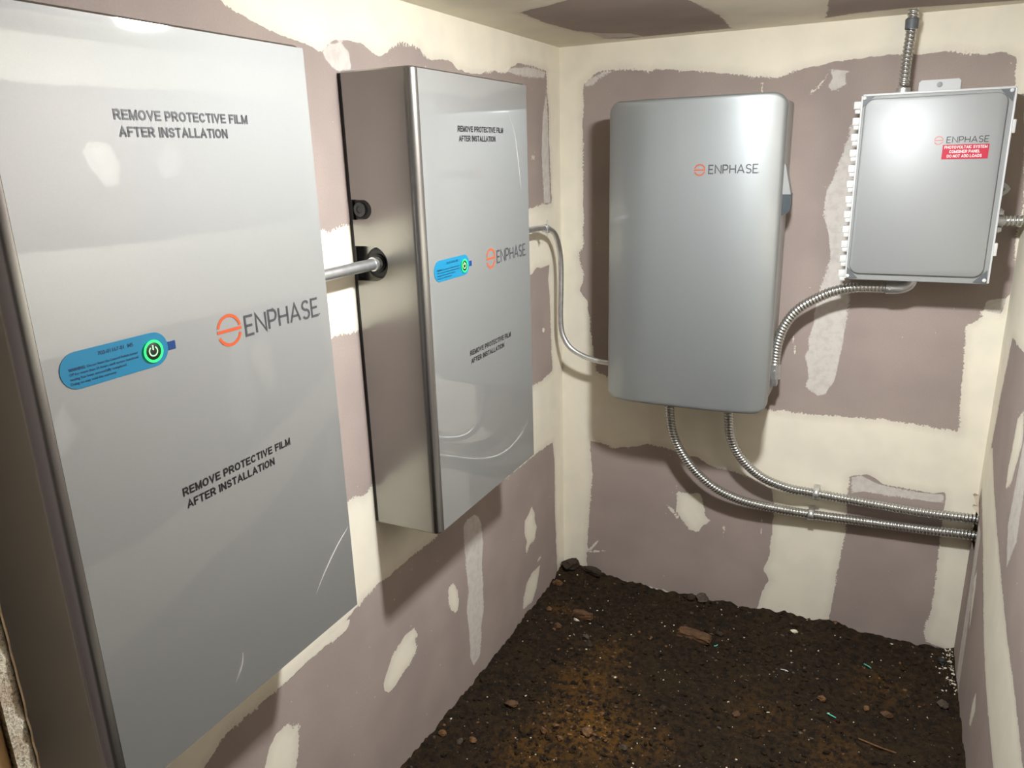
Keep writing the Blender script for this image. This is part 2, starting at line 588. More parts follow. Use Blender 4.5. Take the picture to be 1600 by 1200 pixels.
def evaluated_boolean(o, cutters):
    for c in cutters:
        md = o.modifiers.new('cut', 'BOOLEAN')
        md.operation = 'DIFFERENCE'
        md.solver = 'EXACT'
        md.object = c
    bpy.context.view_layer.update()
    dg = bpy.context.evaluated_depsgraph_get()
    me = bpy.data.meshes.new_from_object(o.evaluated_get(dg))
    o.modifiers.clear()
    old = o.data
    o.data = me
    bpy.data.meshes.remove(old)
    for c in cutters:
        d = c.data
        bpy.data.objects.remove(c)
        bpy.data.meshes.remove(d)
    me.polygons.foreach_set('use_smooth', [True]*len(me.polygons))
    me.set_sharp_from_angle(angle=math.radians(32))

# ------------------------------------------------ where the joint compound lies (metres on each wall)
BACK_BOARD = [[(0.086,1.81),(0.108,1.821),(0.137,1.842),(0.213,1.844),(0.277,1.838),(0.302,1.829),(0.329,1.836),(0.4,1.827),(0.539,1.81),(0.634,1.791),(0.699,1.785),(0.743,1.8),(0.863,1.82),(0.946,1.823),(1.042,1.828),(1.074,1.819),(1.128,1.825),(1.212,1.809),(1.273,1.81),(1.298,1.796),(1.302,1.748),(1.309,1.706),(1.328,1.704),(1.365,1.431),(1.36,1.313),(1.373,1.197),(1.361,1.16),(1.353,1.114),(1.306,1.122),(1.306,1.1),(1.272,1.075),(1.28,0.916),(1.291,0.746),(1.192,0.755),(1.084,0.761),(0.936,0.753),(0.819,0.75),(0.738,0.751),(0.526,0.754),(0.298,0.781),(0.178,0.807),(0.134,0.827),(0.119,0.922),(0.099,1.084),(0.072,1.118),(0.085,1.175),(0.066,1.242),(0.085,1.287),(0.083,1.461),(0.083,1.67)],[(0.109,0.555),(0.142,0.549),(0.205,0.537),(0.266,0.551),(0.326,0.57),(0.42,0.563),(0.471,0.546),(0.501,0.551),(0.558,0.521),(0.625,0.514),(0.669,0.504),(0.723,0.489),(0.769,0.466),(0.781,0.384),(0.779,0.31),(0.777,0.21),(0.759,0.155),(0.783,0.123),(0.76,0.066),(0.744,-0.031),(0.439,-0.013),(0.099,-0.009),(0.096,0.084),(0.107,0.258),(0.12,0.408)],[(1.007,0.552),(1.057,0.569),(1.106,0.542),(1.18,0.537),(1.216,0.536),(1.252,0.534),(1.28,0.543),(1.285,0.478),(1.285,0.367),(1.286,0.298),(1.289,0.206),(1.289,0.123),(1.278,0.079),(1.276,0.047),(1.288,0.006),(1.331,-0.003),(1.369,-0.012),(1.357,-0.065),(0.983,-0.046),(0.99,0.021),(0.996,0.135),(1.004,0.26),(1.013,0.357),(1.006,0.472)]]
BACK_MUD = [[(0.436,0.437),(0.449,0.404),(0.491,0.403),(0.529,0.41),(0.54,0.364),(0.551,0.326),(0.572,0.31),(0.542,0.283),(0.529,0.255),(0.496,0.259),(0.462,0.294),(0.444,0.326),(0.445,0.385)],[(0.403,0.347),(0.428,0.331),(0.457,0.303),(0.452,0.294),(0.423,0.317)],[(0.793,1.737),(0.803,1.747),(0.832,1.783),(0.842,1.8),(0.836,1.776),(0.809,1.743)],[(0.654,1.774),(0.656,1.774),(0.656,1.701),(0.654,1.701)],[(0.614,0.295),(0.62,0.296),(0.618,0.253),(0.614,0.252)],[(0.74,0.352),(0.742,0.352),(0.748,0.264),(0.746,0.264)],[(0.099,0.085),(0.11,0.107),(0.144,0.147),(0.147,0.145),(0.118,0.1)],[(0.099,0.085),(0.183,0.111),(0.183,0.108),(0.102,0.08)],[(0.714,0.737),(0.8,0.736),(0.86,0.733),(0.918,0.74),(0.839,0.746),(0.782,0.757)],[(0.796,1.015),(0.799,1.018),(0.81,0.96),(0.809,0.942)]]
BACK_SMEAR = [[(0.937,1.652),(0.94,1.563),(0.947,1.418),(0.953,1.267),(0.953,1.149),(0.953,1.069),(0.948,1.008),(0.941,0.935),(0.934,0.865),(0.918,0.846),(0.911,0.824),(0.888,0.815),(0.868,0.828),(0.849,0.843),(0.855,0.874),(0.846,0.916),(0.838,0.945),(0.85,0.967),(0.845,0.996),(0.855,1.047),(0.856,1.084),(0.865,1.155),(0.878,1.215),(0.888,1.255),(0.881,1.319),(0.869,1.357),(0.857,1.389),(0.859,1.455),(0.878,1.501),(0.895,1.565),(0.907,1.609),(0.912,1.644)],[(0.841,1.8),(0.899,1.792),(0.883,1.78),(0.889,1.755),(0.853,1.739),(0.839,1.752),(0.85,1.775)],[(1.011,0.553),(1.038,0.564),(1.097,0.54),(1.216,0.532),(1.278,0.538),(1.283,0.508),(1.219,0.506),(1.128,0.505),(1.053,0.508),(1.016,0.497)],[(0.09,1.814),(0.159,1.844),(0.181,1.839),(0.137,1.819),(0.122,1.802),(0.093,1.8)],[(1.311,1.149),(1.364,1.159),(1.349,1.095),(1.305,1.073),(1.311,1.111)]]
LEFT_BOARD = [[(-1.66,1.844),(-1.539,1.862),(-1.449,1.83),(-1.367,1.81),(-1.273,1.796),(-1.246,1.791),(-1.229,1.792),(-1.211,1.808),(-1.168,1.819),(-1.13,1.821),(-1.093,1.819),(-1.065,1.808),(-1.038,1.802),(-1.005,1.809),(-0.985,1.827),(-0.946,1.838),(-0.898,1.836),(-0.868,1.835),(-0.853,1.818),(-0.816,1.81),(-0.769,1.82),(-0.719,1.816),(-0.688,1.8),(-0.623,1.799),(-0.568,1.8),(-0.491,1.813),(-0.41,1.814),(-0.366,1.837),(-0.321,1.849),(-0.234,1.848),(-0.109,1.845),(-0.111,1.797),(-0.098,1.741),(-0.093,1.582),(-0.082,1.428),(-0.174,1.43),(-0.261,1.423),(-0.777,1.443),(-1.16,1.457),(-1.194,1.456),(-1.238,1.448),(-1.266,1.44),(-1.281,1.45),(-1.468,1.453),(-1.734,1.467),(-2.064,1.493),(-1.971,1.898)],[(-1.239,1.224),(-1.196,1.22),(-0.985,1.227),(-0.578,1.23),(-0.257,1.209),(-0.23,1.227),(-0.177,1.224),(-0.111,1.223),(-0.125,1.17),(-0.11,1.107),(-0.104,0.959),(-0.096,0.839),(-0.161,0.833),(-0.228,0.83),(-0.431,0.846),(-0.838,0.847),(-1.145,0.842),(-1.192,0.845),(-1.223,0.838),(-1.256,0.846),(-1.284,0.847),(-1.424,0.842),(-1.858,0.842),(-1.945,1.178),(-1.275,1.226)],[(-1.282,0.576),(-1.245,0.583),(-1.203,0.589),(-1.151,0.584),(-1.111,0.587),(-1.048,0.588),(-1.001,0.586),(-0.952,0.583),(-0.911,0.587),(-0.753,0.588),(-0.496,0.582),(-0.256,0.577),(-0.183,0.574),(-0.1,0.567),(-0.09,0.494),(-0.086,0.423),(-0.09,0.279),(-0.082,0.139),(-0.073,0.016),(-0.072,-0.181),(-1.393,-0.196),(-1.943,0.412),(-1.707,0.546),(-1.562,0.545),(-1.47,0.552),(-1.381,0.563)]]
LEFT_MUD = [[(-0.299,0.393),(-0.273,0.354),(-0.274,0.324),(-0.258,0.297),(-0.271,0.272),(-0.283,0.252),(-0.322,0.259),(-0.351,0.233),(-0.36,0.258),(-0.348,0.277),(-0.367,0.326),(-0.36,0.364),(-0.327,0.379)],[(-0.237,0.132),(-0.25,0.091),(-0.276,0.051),(-0.312,0.018),(-0.357,0.024),(-0.395,0.036),(-0.387,0.075),(-0.363,0.114),(-0.312,0.135)],[(-0.224,0.159),(-0.259,0.154),(-0.282,0.153),(-0.247,0.163)],[(-0.852,0.397),(-0.836,0.364),(-0.829,0.321),(-0.835,0.299),(-0.854,0.295),(-0.875,0.316),(-0.886,0.355),(-0.885,0.396),(-0.87,0.4)],[(-1.066,0.38),(-1.051,0.353),(-1.052,0.339),(-1.065,0.342),(-1.058,0.317),(-1.066,0.302),(-1.099,0.288),(-1.14,0.279),(-1.177,0.27),(-1.203,0.271),(-1.215,0.288),(-1.218,0.309),(-1.197,0.338),(-1.171,0.363),(-1.134,0.377),(-1.097,0.386)],[(-1.313,0.564),(-1.323,0.546),(-1.35,0.54),(-1.395,0.545),(-1.474,0.549),(-1.55,0.545),(-1.566,0.543),(-1.567,0.56),(-1.528,0.564),(-1.446,0.572),(-1.357,0.573)],[(-1.545,0.448),(-1.534,0.428),(-1.52,0.427),(-1.521,0.387),(-1.534,0.34),(-1.562,0.296),(-1.595,0.275),(-1.626,0.32),(-1.629,0.388),(-1.618,0.419),(-1.585,0.452)],[(-0.176,1.014),(-0.159,1.008),(-0.165,0.998),(-0.182,1.004)],[(-0.243,1.582),(-0.218,1.586),(-0.213,1.574),(-0.238,1.572)]]
LEFT_SMEAR = [[(-0.712,0.555),(-0.686,0.532),(-0.671,0.503),(-0.665,0.43),(-0.679,0.37),(-0.677,0.29),(-0.68,0.199),(-0.7,0.165),(-0.705,0.109),(-0.718,0.058),(-0.762,0.05),(-0.779,0.092),(-0.777,0.156),(-0.78,0.214),(-0.787,0.264),(-0.77,0.32),(-0.776,0.389),(-0.78,0.466),(-0.78,0.546),(-0.756,0.556)],[(-1.229,1.792),(-1.211,1.805),(-1.169,1.817),(-1.144,1.8),(-1.14,1.766),(-1.182,1.758),(-1.205,1.764),(-1.223,1.778)],[(-0.686,1.816),(-0.565,1.839),(-0.366,1.833),(-0.229,1.848),(-0.12,1.842),(-0.131,1.822),(-0.278,1.815),(-0.41,1.819),(-0.604,1.81)],[(-1.355,1.833),(-1.192,1.828),(-1.014,1.837),(-0.855,1.843),(-0.912,1.834),(-1.108,1.824),(-1.193,1.817),(-1.272,1.803),(-1.341,1.815)],[(-0.111,1.797),(-0.093,1.429),(-0.147,1.432),(-0.161,1.591),(-0.146,1.71)]]
CEIL_BOARD = [[(0.162,-0.652),(0.261,-0.692),(0.346,-0.742),(0.491,-0.773),(0.558,-0.56),(0.573,-0.454),(0.58,-0.289),(0.568,-0.058),(0.488,-0.06),(0.411,-0.058),(0.305,-0.061),(0.242,-0.062),(0.189,-0.102),(0.191,-0.209),(0.166,-0.313),(0.153,-0.479)],[(0.826,-0.078),(0.908,-0.112),(1.03,-0.113),(1.291,-0.054),(1.476,-0.108),(1.229,-0.557),(1.0,-0.644),(0.871,-0.516)]]
CEIL_SMEAR = [[(0.558,-0.56),(0.58,-0.289),(0.568,-0.058),(0.668,-0.039),(0.826,-0.078),(0.871,-0.516),(0.78,-0.849)],[(0.166,-0.313),(0.189,-0.102),(0.305,-0.061),(0.29,-0.149),(0.218,-0.203)]]
RIGHT_MUD_STRIP = [[(0.092,0.671),(-0.041,0.597),(-0.278,0.464),(-0.475,0.343),(-0.618,0.29),(-0.835,0.245),(-1.097,0.162),(-1.356,0.448),(-1.067,0.445),(-0.863,0.501),(-0.746,0.518),(-0.553,0.574),(-0.406,0.624),(-0.25,0.684),(-0.126,0.751)]]
RIGHT_SMALL = [[(-0.426,0.935),(-0.485,0.978),(-0.535,0.915),(-0.483,0.789),(-0.426,0.745),(-0.415,0.805)],[(-0.201,0.402),(-0.222,0.351),(-0.233,0.241),(-0.229,0.217),(-0.199,0.274),(-0.175,0.367)],[(-0.49,0.196),(-0.525,0.162),(-0.494,0.087),(-0.468,0.078),(-0.466,0.128)]]

def sdf(poly, X, Y):
    """Signed distance, positive inside."""
    P = np.array(poly)
    Q = np.roll(P, -1, 0)
    best = np.full(X.shape, 9.0)
    ins = np.zeros(X.shape, bool)
    for (x0, y0), (x1, y1) in zip(P, Q):
        dx, dy = x1-x0, y1-y0
        L = dx*dx+dy*dy+1e-12
        t = np.clip(((X-x0)*dx+(Y-y0)*dy)/L, 0, 1)
        best = np.minimum(best, (X-x0-t*dx)**2+(Y-y0-t*dy)**2)
        if abs(dy) > 1e-9:
            c = ((y0 > Y) != (y1 > Y)) & (X < (x1-x0)*(Y-y0)/dy+x0)
            ins ^= c
    d = np.sqrt(best)
    return np.where(ins, d, -d)

def mud_field(X, Y, board, mud, smear, base_mud=True):
    f = np.full(X.shape, 0.1 if base_mud else -0.1)
    for p in board:
        f = np.minimum(f, -sdf(p, X, Y))
    for p in mud:
        f = np.maximum(f, sdf(p, X, Y))
    s = np.full(X.shape, -0.1)
    for p in smear:
        s = np.maximum(s, sdf(p, X, Y))
    return np.clip(f, -0.1, 0.1), np.clip(s, -0.1, 0.1)

def wall_grid(name, u0, u1, v0, v1, to3, fields, step=0.008, hole=None):
    nu, nv = int(round((u1-u0)/step)), int(round((v1-v0)/step))
    u = np.linspace(u0, u1, nu+1)
    v = np.linspace(v0, v1, nv+1)
    U_, V_ = np.meshgrid(u, v)
    mud, sm = fields(U_, V_)
    X, Y, Z = to3(U_, V_)
    verts = np.stack([X.ravel(), Y.ravel(), Z.ravel()], 1)
    i, j = np.meshgrid(np.arange(nu), np.arange(nv))
    a = (j*(nu+1)+i).ravel()
    quads = np.stack([a, a+1, a+nu+2, a+nu+1], 1)
    if hole is not None:
        cu = (U_[:-1, :-1]+step/2).ravel()
        cv = (V_[:-1, :-1]+step/2).ravel()
        quads = quads[sdf(hole, cu, cv) < 0]
    me = bpy.data.meshes.new(name)
    me.from_pydata(verts.tolist(), [], quads.tolist())
    for nm, arr in (('mud', mud), ('smear', sm)):
        at = me.attributes.new(nm, 'FLOAT', 'POINT')
        at.data.foreach_set('value', arr.ravel().astype(np.float32))
    me.update()
    o = mesh_obj(name, me, 'wall')
    o['kind'] = 'structure'
    return o

# ================================================================ STRUCTURE
wall_grid('wall_back', 0, W, -0.05, H, lambda u, v: (u, 0*u, v),
          lambda u, v: mud_field(u, v, BACK_BOARD, BACK_MUD, BACK_SMEAR))
wall_grid('wall_left', YF, 0, -0.05, H, lambda u, v: (0*u, u, v),
          lambda u, v: mud_field(u, v, LEFT_BOARD, LEFT_MUD, LEFT_SMEAR))
RIGHT_BOARD = [
    [(-2.4, 1.375), (-1.5, 1.385), (-0.9, 1.365), (-0.14, 1.375), (-0.13, 1.5), (-0.14, 1.80), (-0.6, 1.815), (-1.2, 1.80), (-2.4, 1.82)],
    [(-2.4, 1.09), (-1.6, 1.07), (-0.9, 1.10), (-0.16, 1.08), (-0.12, 0.9), (-0.10, 0.75), (-0.05, 0.60), (0.01, 0.44), (0.01, -0.1), (-2.4, -0.1)]]
RIGHT_MUD = RIGHT_MUD_STRIP + RIGHT_SMALL + [
    [(-0.97, 1.655), (-0.94, 1.60), (-0.955, 1.54), (-1.0, 1.535), (-1.03, 1.58), (-1.05, 1.63), (-1.02, 1.66)],
    [(-1.36, 0.45), (-1.1, 0.16), (-1.7, 0.05), (-2.4, 0.02), (-2.4, 0.30), (-1.8, 0.34)],
    [(-1.25, 0.95), (-1.22, 0.86), (-1.28, 0.80), (-1.31, 0.88)]]
RIGHT_SMEAR = [[(-0.75, 1.66), (-0.70, 1.62), (-0.72, 1.56), (-0.79, 1.55), (-0.81, 1.60)],
               [(-0.10, 0.50), (-0.16, 0.50), (-0.20, 0.2), (-0.22, -0.05), (-0.14, -0.05)],
               [(-0.55, 0.98), (-0.62, 1.0), (-0.66, 0.72), (-0.60, 0.62), (-0.53, 0.70)]]
HOLE = [(-0.006, 0.40), (-0.085, 0.41), (-0.095, 0.46), (-0.082, 0.525), (-0.030, 0.53), (-0.006, 0.50)]
wr = wall_grid('wall_right', -2.36, 0, -0.05, H, lambda u, v: (W+0*u, u, v),
               lambda u, v: mud_field(u, v, RIGHT_BOARD, RIGHT_MUD, RIGHT_SMEAR), hole=HOLE)
bm = bmesh.new()
box(bm, W+0.0005, W+0.09, -0.16, 0.02, 0.33, 0.60)
bm.faces.ensure_lookup_table()
bm.faces.remove(min(bm.faces, key=lambda f: f.calc_center_median().x))
cav = bm_obj('wall_cavity', bm, 'paper', wr)
# torn board paper round the hole
bm = bmesh.new()
random.seed(5)
for k, (y, z, l) in enumerate([(-0.02, 0.525, 0.035), (-0.05, 0.53, 0.045), (-0.075, 0.52, 0.03), (-0.015, 0.455, 0.025), (-0.012, 0.47, 0.02)]):
    a = bm.verts.new((W-0.001, y-0.012, z)); b = bm.verts.new((W-0.001, y+0.012, z))
    c = bm.verts.new((W-0.012-0.004*k, y+0.006, z+l*0.7)); d = bm.verts.new((W-0.006, y-0.010, z+l))
    e = bm.verts.new((W-0.018, y-0.002, z+l*1.05))
    bm.faces.new((a, b, c, d)); bm.faces.new((d, c, e))
to = bm_obj('torn_paper', bm, plain('torn_pale_paper', (0.72, 0.62, 0.47), 0.8), wr)

wall_grid('ceiling', 0, W, YF, 0, lambda u, v: (u, v, H+0*u),
          lambda u, v: mud_field(u, v, CEIL_BOARD + [[(0.25, -1.0), (1.1, -1.0), (1.1, -2.1), (0.25, -2.1)]], [], CEIL_SMEAR), step=0.01)

# front wall beside the opening: board sheet, its cut edge and the stud behind it
wf = thing('wall_front', None, None, (0.225, YF-0.05, 0))
wf['kind'] = 'structure'
X0 = 0.452
bm = bmesh.new()
box(bm, 0.0, X0, YF-0.0155, YF-0.001, -0.04, H)
o = bm_obj('gypsum_core', bm, 'gypsum', wf)
bm = bmesh.new()
random.seed(9)
z = -0.04
prev = None
while z < H:            # face paper with a slightly torn lip
    r = X0+0.0012+random.uniform(-0.0006, 0.0016)
    a = bm.verts.new((r, YF, z)); b = bm.verts.new((r, YF-0.0016, z)); c = bm.verts.new((0, YF, z))
    if prev:
        bm.faces.new((prev[0], a, b, prev[1])); bm.faces.new((prev[2], c, a, prev[0])).material_index = 1
    prev = (a, b, c)
    z += 0.012
bm_obj('face_paper', bm, ['paper', plain('bare_purple_board', (0.20, 0.165, 0.155), 0.85)], wf)
bm = bmesh.new()
box(bm, X0-0.045, X0-0.004, YF-0.105, YF-0.0165, -0.04, H, bevel=0.003)
bm_obj('timber_stud', bm, 'wood', wf, 40)
bm = bmesh.new()
box(bm, -0.4, X0-0.006, YF-0.121, YF-0.106, -0.04, H)
bm_obj('outer_board', bm, 'wall', wf)

# space outside the opening where the photographer stands
def slab(name, b, mat):
    bm = bmesh.new()
    box(bm, *b)
    o = bm_obj(name, bm, mat)
    o['kind'] = 'structure'
    return o
slab('wall_hall_left', (-0.45, -0.40, -4.2, YF-0.105, -0.05, H), 'wall')
slab('wall_hall_right', (1.95, 2.0, -4.2, YF-0.105, -0.05, H), 'wall')
slab('wall_hall_end', (-0.45, 2.0, -4.25, -4.2, -0.05, H), 'wall')
slab('wall_hall_return', (W+0.002, 2.0, YF-0.121, YF-0.106, -0.05, H), 'wall')
slab('ceiling_hall', (-0.45, 2.0, -4.25, YF-0.002, H, H+0.03), 'wall')

# ---------------------------------------------------------------- dirt floor
def vnoise(x, y, s, seed):
    rs = np.random.RandomState(seed)
    g = rs.rand(64, 64)
    xi, yi = np.floor(x*s).astype(int), np.floor(y*s).astype(int)
    fx, fy = x*s-xi, y*s-yi
    fx, fy = fx*fx*(3-2*fx), fy*fy*(3-2*fy)
    a = g[xi % 64, yi % 64]; b = g[(xi+1) % 64, yi % 64]; c = g[xi % 64, (yi+1) % 64]; d = g[(xi+1) % 64, (yi+1) % 64]
    return (a*(1-fx)+b*fx)*(1-fy)+(c*(1-fx)+d*fx)*fy-0.5

def floor_z(x, y):
    x = np.asarray(x, float); y = np.asarray(y, float)
    z = 0.016*vnoise(x+5, y+9, 5, 1)+0.014*vnoise(x+5, y+9, 14, 2)+0.011*vnoise(x+5, y+9, 38, 3)+0.008*vnoise(x+5, y+9, 95, 4)
    z += 0.020*np.exp(-((x-0.02)/0.12)**2-((y+0.02)/0.12)**2)      # heap in the corner
    z += 0.014*np.exp(-(x/0.10)**2)*np.clip(-y, 0, 1)               # banked against the long wall
    z += 0.010*np.exp(-((y+0.0)/0.06)**2)
    z -= 0.012
    return z

def make_floor():
    xs = np.concatenate([np.linspace(-0.39, -0.012, 20)[:-1], np.linspace(-0.012, W+0.012, 235), np.linspace(W+0.012, 1.94, 30)[1:]])
    ys = np.concatenate([np.linspace(-4.2, -1.5, 130)[:-1], np.linspace(-1.5, 0.01, 260)])
    X, Y = np.meshgrid(xs, ys)
    Z = floor_z(X, Y)
    keep = ~(((X < -0.013) | (X > W+0.013)) & (Y > YF-0.06))
    nx = len(xs)
    i, j = np.meshgrid(np.arange(nx-1), np.arange(len(ys)-1))
    a = (j*nx+i).ravel()
    q = np.stack([a, a+1, a+nx+1, a+nx], 1)
    k = keep.ravel()
    q = q[k[q].all(1)]
    me = bpy.data.meshes.new('floor')
    me.from_pydata(np.stack([X.ravel(), Y.ravel(), Z.ravel()], 1).tolist(), [], q.tolist())
    och = np.zeros_like(X)
    for cx, cy, r, s in [(0.40, -0.80, 0.13, 1.0), (0.33, -0.62, 0.10, 0.75), (0.34, -0.45, 0.07, 0.6), (0.57, -0.78, 0.07, 0.55), (0.10, -0.28, 0.05, 0.45), (0.30, -0.95, 0.10, 0.7), (1.15, -0.28, 0.08, 0.35), (1.05, -0.62, 0.10, 0.3), (0.85, -0.55, 0.10, 0.22)]:
        och = np.maximum(och, s*np.exp(-((X-cx)**2+(Y-cy)**2)/r**2))
    at = me.attributes.new('ochre', 'FLOAT', 'POINT')
    at.data.foreach_set('value', och.ravel().astype(np.float32))
    o = mesh_obj('floor', me, 'dirt')
    me.polygons.foreach_set('use_smooth', [True]*len(me.polygons))
    o['kind'] = 'structure'
make_floor()

# ================================================================ CEILING LAMP
lamp = thing('ceiling_lamp', 'flat round white lamp fixed flush to the ceiling', 'lamp', LAMP_POS)
bm = bmesh.new()
rings_profile(bm, LAMP_POS, (0, 0, -1), [(0, 0), (0, 0.075), (0.012, 0.075), (0.016, 0.071), (0.016, 0.0575), (0.010, 0.0565), (0.010, 0)], 36)
bm_obj('lamp_housing', bm, 'white_plastic', lamp, 40)
bm = bmesh.new()
rings_profile(bm, LAMP_POS, (0, 0, -1), [(0.0145, 0.0560), (0.0230, 0.0555), (0.0300, 0.0530), (0.0345, 0.0470), (0.0375, 0.034), (0.0390, 0.018), (0.0395, 0)], 32)
lampm, nt, b = new_mat('glowing_diffuser')
b.inputs['Base Color'].default_value = (1, 1, 1, 1)
b.inputs['Emission Color'].default_value = LAMP_COLOR
b.inputs['Emission Strength'].default_value = LAMP_STRENGTH
bm_obj('lamp_diffuser', bm, lampm, lamp, 60)

# ================================================================ BATTERY CABINETS
BD, BW, BH = 0.179, 0.532, 1.0045
FILM1 = 'REMOVE PROTECTIVE FILM'
FILM2 = 'AFTER INSTALLATION'

def round_profile(x0, x1, y0, y1, r, n=8):
    """Plan outline, rounded at the two front corners (x1)."""
    pts = [(x0, y0)]
    pts += [(x1-r+r*math.sin(t*math.pi/2/n), y0+r-r*math.cos(t*math.pi/2/n)) for t in range(n+1)]
    pts += [(x1-r+r*math.cos(t*math.pi/2/n), y1-r+r*math.sin(t*math.pi/2/n)) for t in range(n+1)]
    pts += [(x0, y1)]
    return pts

def capsule(n, r, a, b):
    """Outline of a sticker with round ends between a and b (half height r)."""
    o = [(b-r+r*math.cos(math.radians(-90+180*i/n)), r*math.sin(math.radians(-90+180*i/n))) for i in range(n+1)]
    o += [(a+r+r*math.cos(math.radians(90+180*i/n)), r*math.sin(math.radians(90+180*i/n))) for i in range(n+1)]
    return o

def make_battery(loc, label):
    """Written in local coordinates: x out from the wall, y along it, z up from the bottom edge."""
    root = thing('battery_cabinet', label, 'battery', loc, 'wall-hung silver battery cabinets')
    root['local'] = 1
    # shell
    bm = bmesh.new()
    prof = round_profile(0.010, BD, 0, BW, 0.020)
    lev = [(0.0, 0.003), (0.003, 0.0), (BH-0.003, 0.0), (BH, 0.003)]
    rings = []
    for z, ins in lev:
        rings.append([bm.verts.new((x if x < 0.02 else x-ins, min(max(y, ins), BW-ins), z)) for x, y in prof])
    for r0, r1 in zip(rings, rings[1:]):
        for i in range(len(prof)):
            j = (i+1) % len(prof)
            bm.faces.new((r0[i], r0[j], r1[j], r1[i]))
    bm.faces.new(rings[0][::-1])
    bm.faces.new(rings[-1])
    cover = bm_obj('cover', bm, 'side', root)
    cover.location = (0, 0, 0)
    zc = BH-0.386           # conduit entry
    zk = BH-0.273           # thumb screw
    cutters = []
    for y0, y1 in ((-0.02, 0.024), (BW-0.024, BW+0.02)):
        bm = bmesh.new()
        pr = [(0.0-0.02, -0.037)] + [(0.0545+0.037*math.cos(math.radians(t)), 0.037*math.sin(math.radians(t))) for t in range(-90, 91, 10)] + [(-0.02, 0.037)]
        A = [bm.verts.new((x, y0, zc+z)) for x, z in pr]; B = [bm.verts.new((x, y1, zc+z)) for x, z in pr]
        for i in range(len(pr)):
            bm.faces.new((A[i], A[(i+1) % len(pr)], B[(i+1) % len(pr)], B[i]))
        bm.faces.new(A[::-1]); bm.faces.new(B)
        c = bm_obj('cutter', bm, 'side', root); c.location = (0, 0, 0)
        cutters.append(c)
        bm = bmesh.new()
        yy0, yy1 = (y0, 0.010) if y0 < 0 else (BW-0.010, y1)
        pr = [(-0.02, -0.021)] + [(0.036+0.024*math.cos(math.radians(t)), 0.021*math.sin(math.radians(t))) for t in range(-90, 91, 10)] + [(-0.02, 0.021)]
        A = [bm.verts.new((x, yy0, zk+z)) for x, z in pr]; B = [bm.verts.new((x, yy1, zk+z)) for x, z in pr]
        for i in range(len(pr)):
            bm.faces.new((A[i], A[(i+1) % len(pr)], B[(i+1) % len(pr)], B[i]))
        bm.faces.new(A[::-1]); bm.faces.new(B)
        c = bm_obj('cutter', bm, 'side', root); c.location = (0, 0, 0)
        cutters.append(c)
    evaluated_boolean(cover, cutters)
    bm = bmesh.new()
    box(bm, 0.0, 0.0098, 0.003, BW-0.003, 0.003, BH-0.003)
    bm_obj('back_plate', bm, 'dark_plate', root)
    for y, s in ((0.0, 1), (BW, -1)):
        # black gasket and bushing at the conduit entry, on both flanks
        bm = bmesh.new()
        rings_profile(bm, (0.057, y+s*0.0236, zc), (0, -s, 0), [(0, 0), (0, 0.0335), (0.006, 0.0335), (0.0075, 0.031), (0.0075, 0.020), (0.012, 0.019), (0.012, 0.0)], 28)
        bm_obj('conduit_gasket', bm, 'rubber', root, 40)
        bm = bmesh.new()
        rings_profile(bm, (0.026, y+s*0.0088, zk), (0, -s, 0), [(0, 0), (0, 0.0155), (0.0045, 0.0150), (0.005, 0.0135), (0.005, 0.008), (0.003, 0.007), (0.003, 0.0)], 24)
        k = bm_obj('thumb_screw', bm, 'corner_dark', root, 40)
        bm = bmesh.new()
        box(bm, 0.012, 0.058, min(y+s*0.0098, y+s*0.0085), max(y+s*0.0098, y+s*0.0085), zk-0.0195, zk+0.0195)
        bm_obj('screw_pocket', bm, 'rubber', root)
    # film over the front
    bm = bmesh.new()
    box(bm, BD-0.0004, BD+0.0004, 0.021, BW-0.003, 0.003, BH-0.003)
    film = bm_obj('protective_film', bm, 'film', root)
    fr = Frame((BD+0.0004, 0, BH), (0, 1, 0), (0, 0, 1), (1, 0, 0))
    def par(o, p):
        o.parent = p
        o.location = (0, 0, 0)
    ops = [block_line('film_lettering', FILM1, fr, 0.170, 0.391, -0.1195, 0.0125, 'ink', None),
           block_line('film_lettering', FILM2, fr, 0.174, 0.349, -0.1395, 0.0125, 'ink', None),
           block_line('film_lettering', FILM1, fr, 0.180, 0.400, -0.6225, 0.0125, 'ink', None),
           block_line('film_lettering', FILM2, fr, 0.184, 0.360, -0.6425, 0.0125, 'ink', None),
           emblem('logo_emblem', fr, 0.304, -0.4085, 0.0235, 'orange', None),
           wordmark('logo_lettering', fr, 0.336, 0.502, -0.4235, 0.0285, 'ink_grey', None)]
    for o in ops:
        par(o, film)
    # blue switch label with the lit power button
    cv = -0.4065
    fs = Frame(fr.p(0, cv), fr.r, fr.u, fr.n)
    bm = bmesh.new()
    pr = capsule(12, 0.0228, 0.040, 0.194)
    lo = [bm.verts.new(fs.p(a, b, 0.0001)) for a, b in pr]; hi = [bm.verts.new(fs.p(a, b, 0.0008)) for a, b in pr]
    bm.faces.new(hi)
    for i in range(len(pr)):
        bm.faces.new((lo[i], lo[(i+1) % len(pr)], hi[(i+1) % len(pr)], hi[i]))
    st = bm_obj('switch_label', bm, 'blue', root); st.location = (0, 0, 0)
    st['label'] = 'blue switch label with rounded ends'
    ft = Frame(fs.p(0, 0, 0.0008), fs.r, fs.u, fs.n)
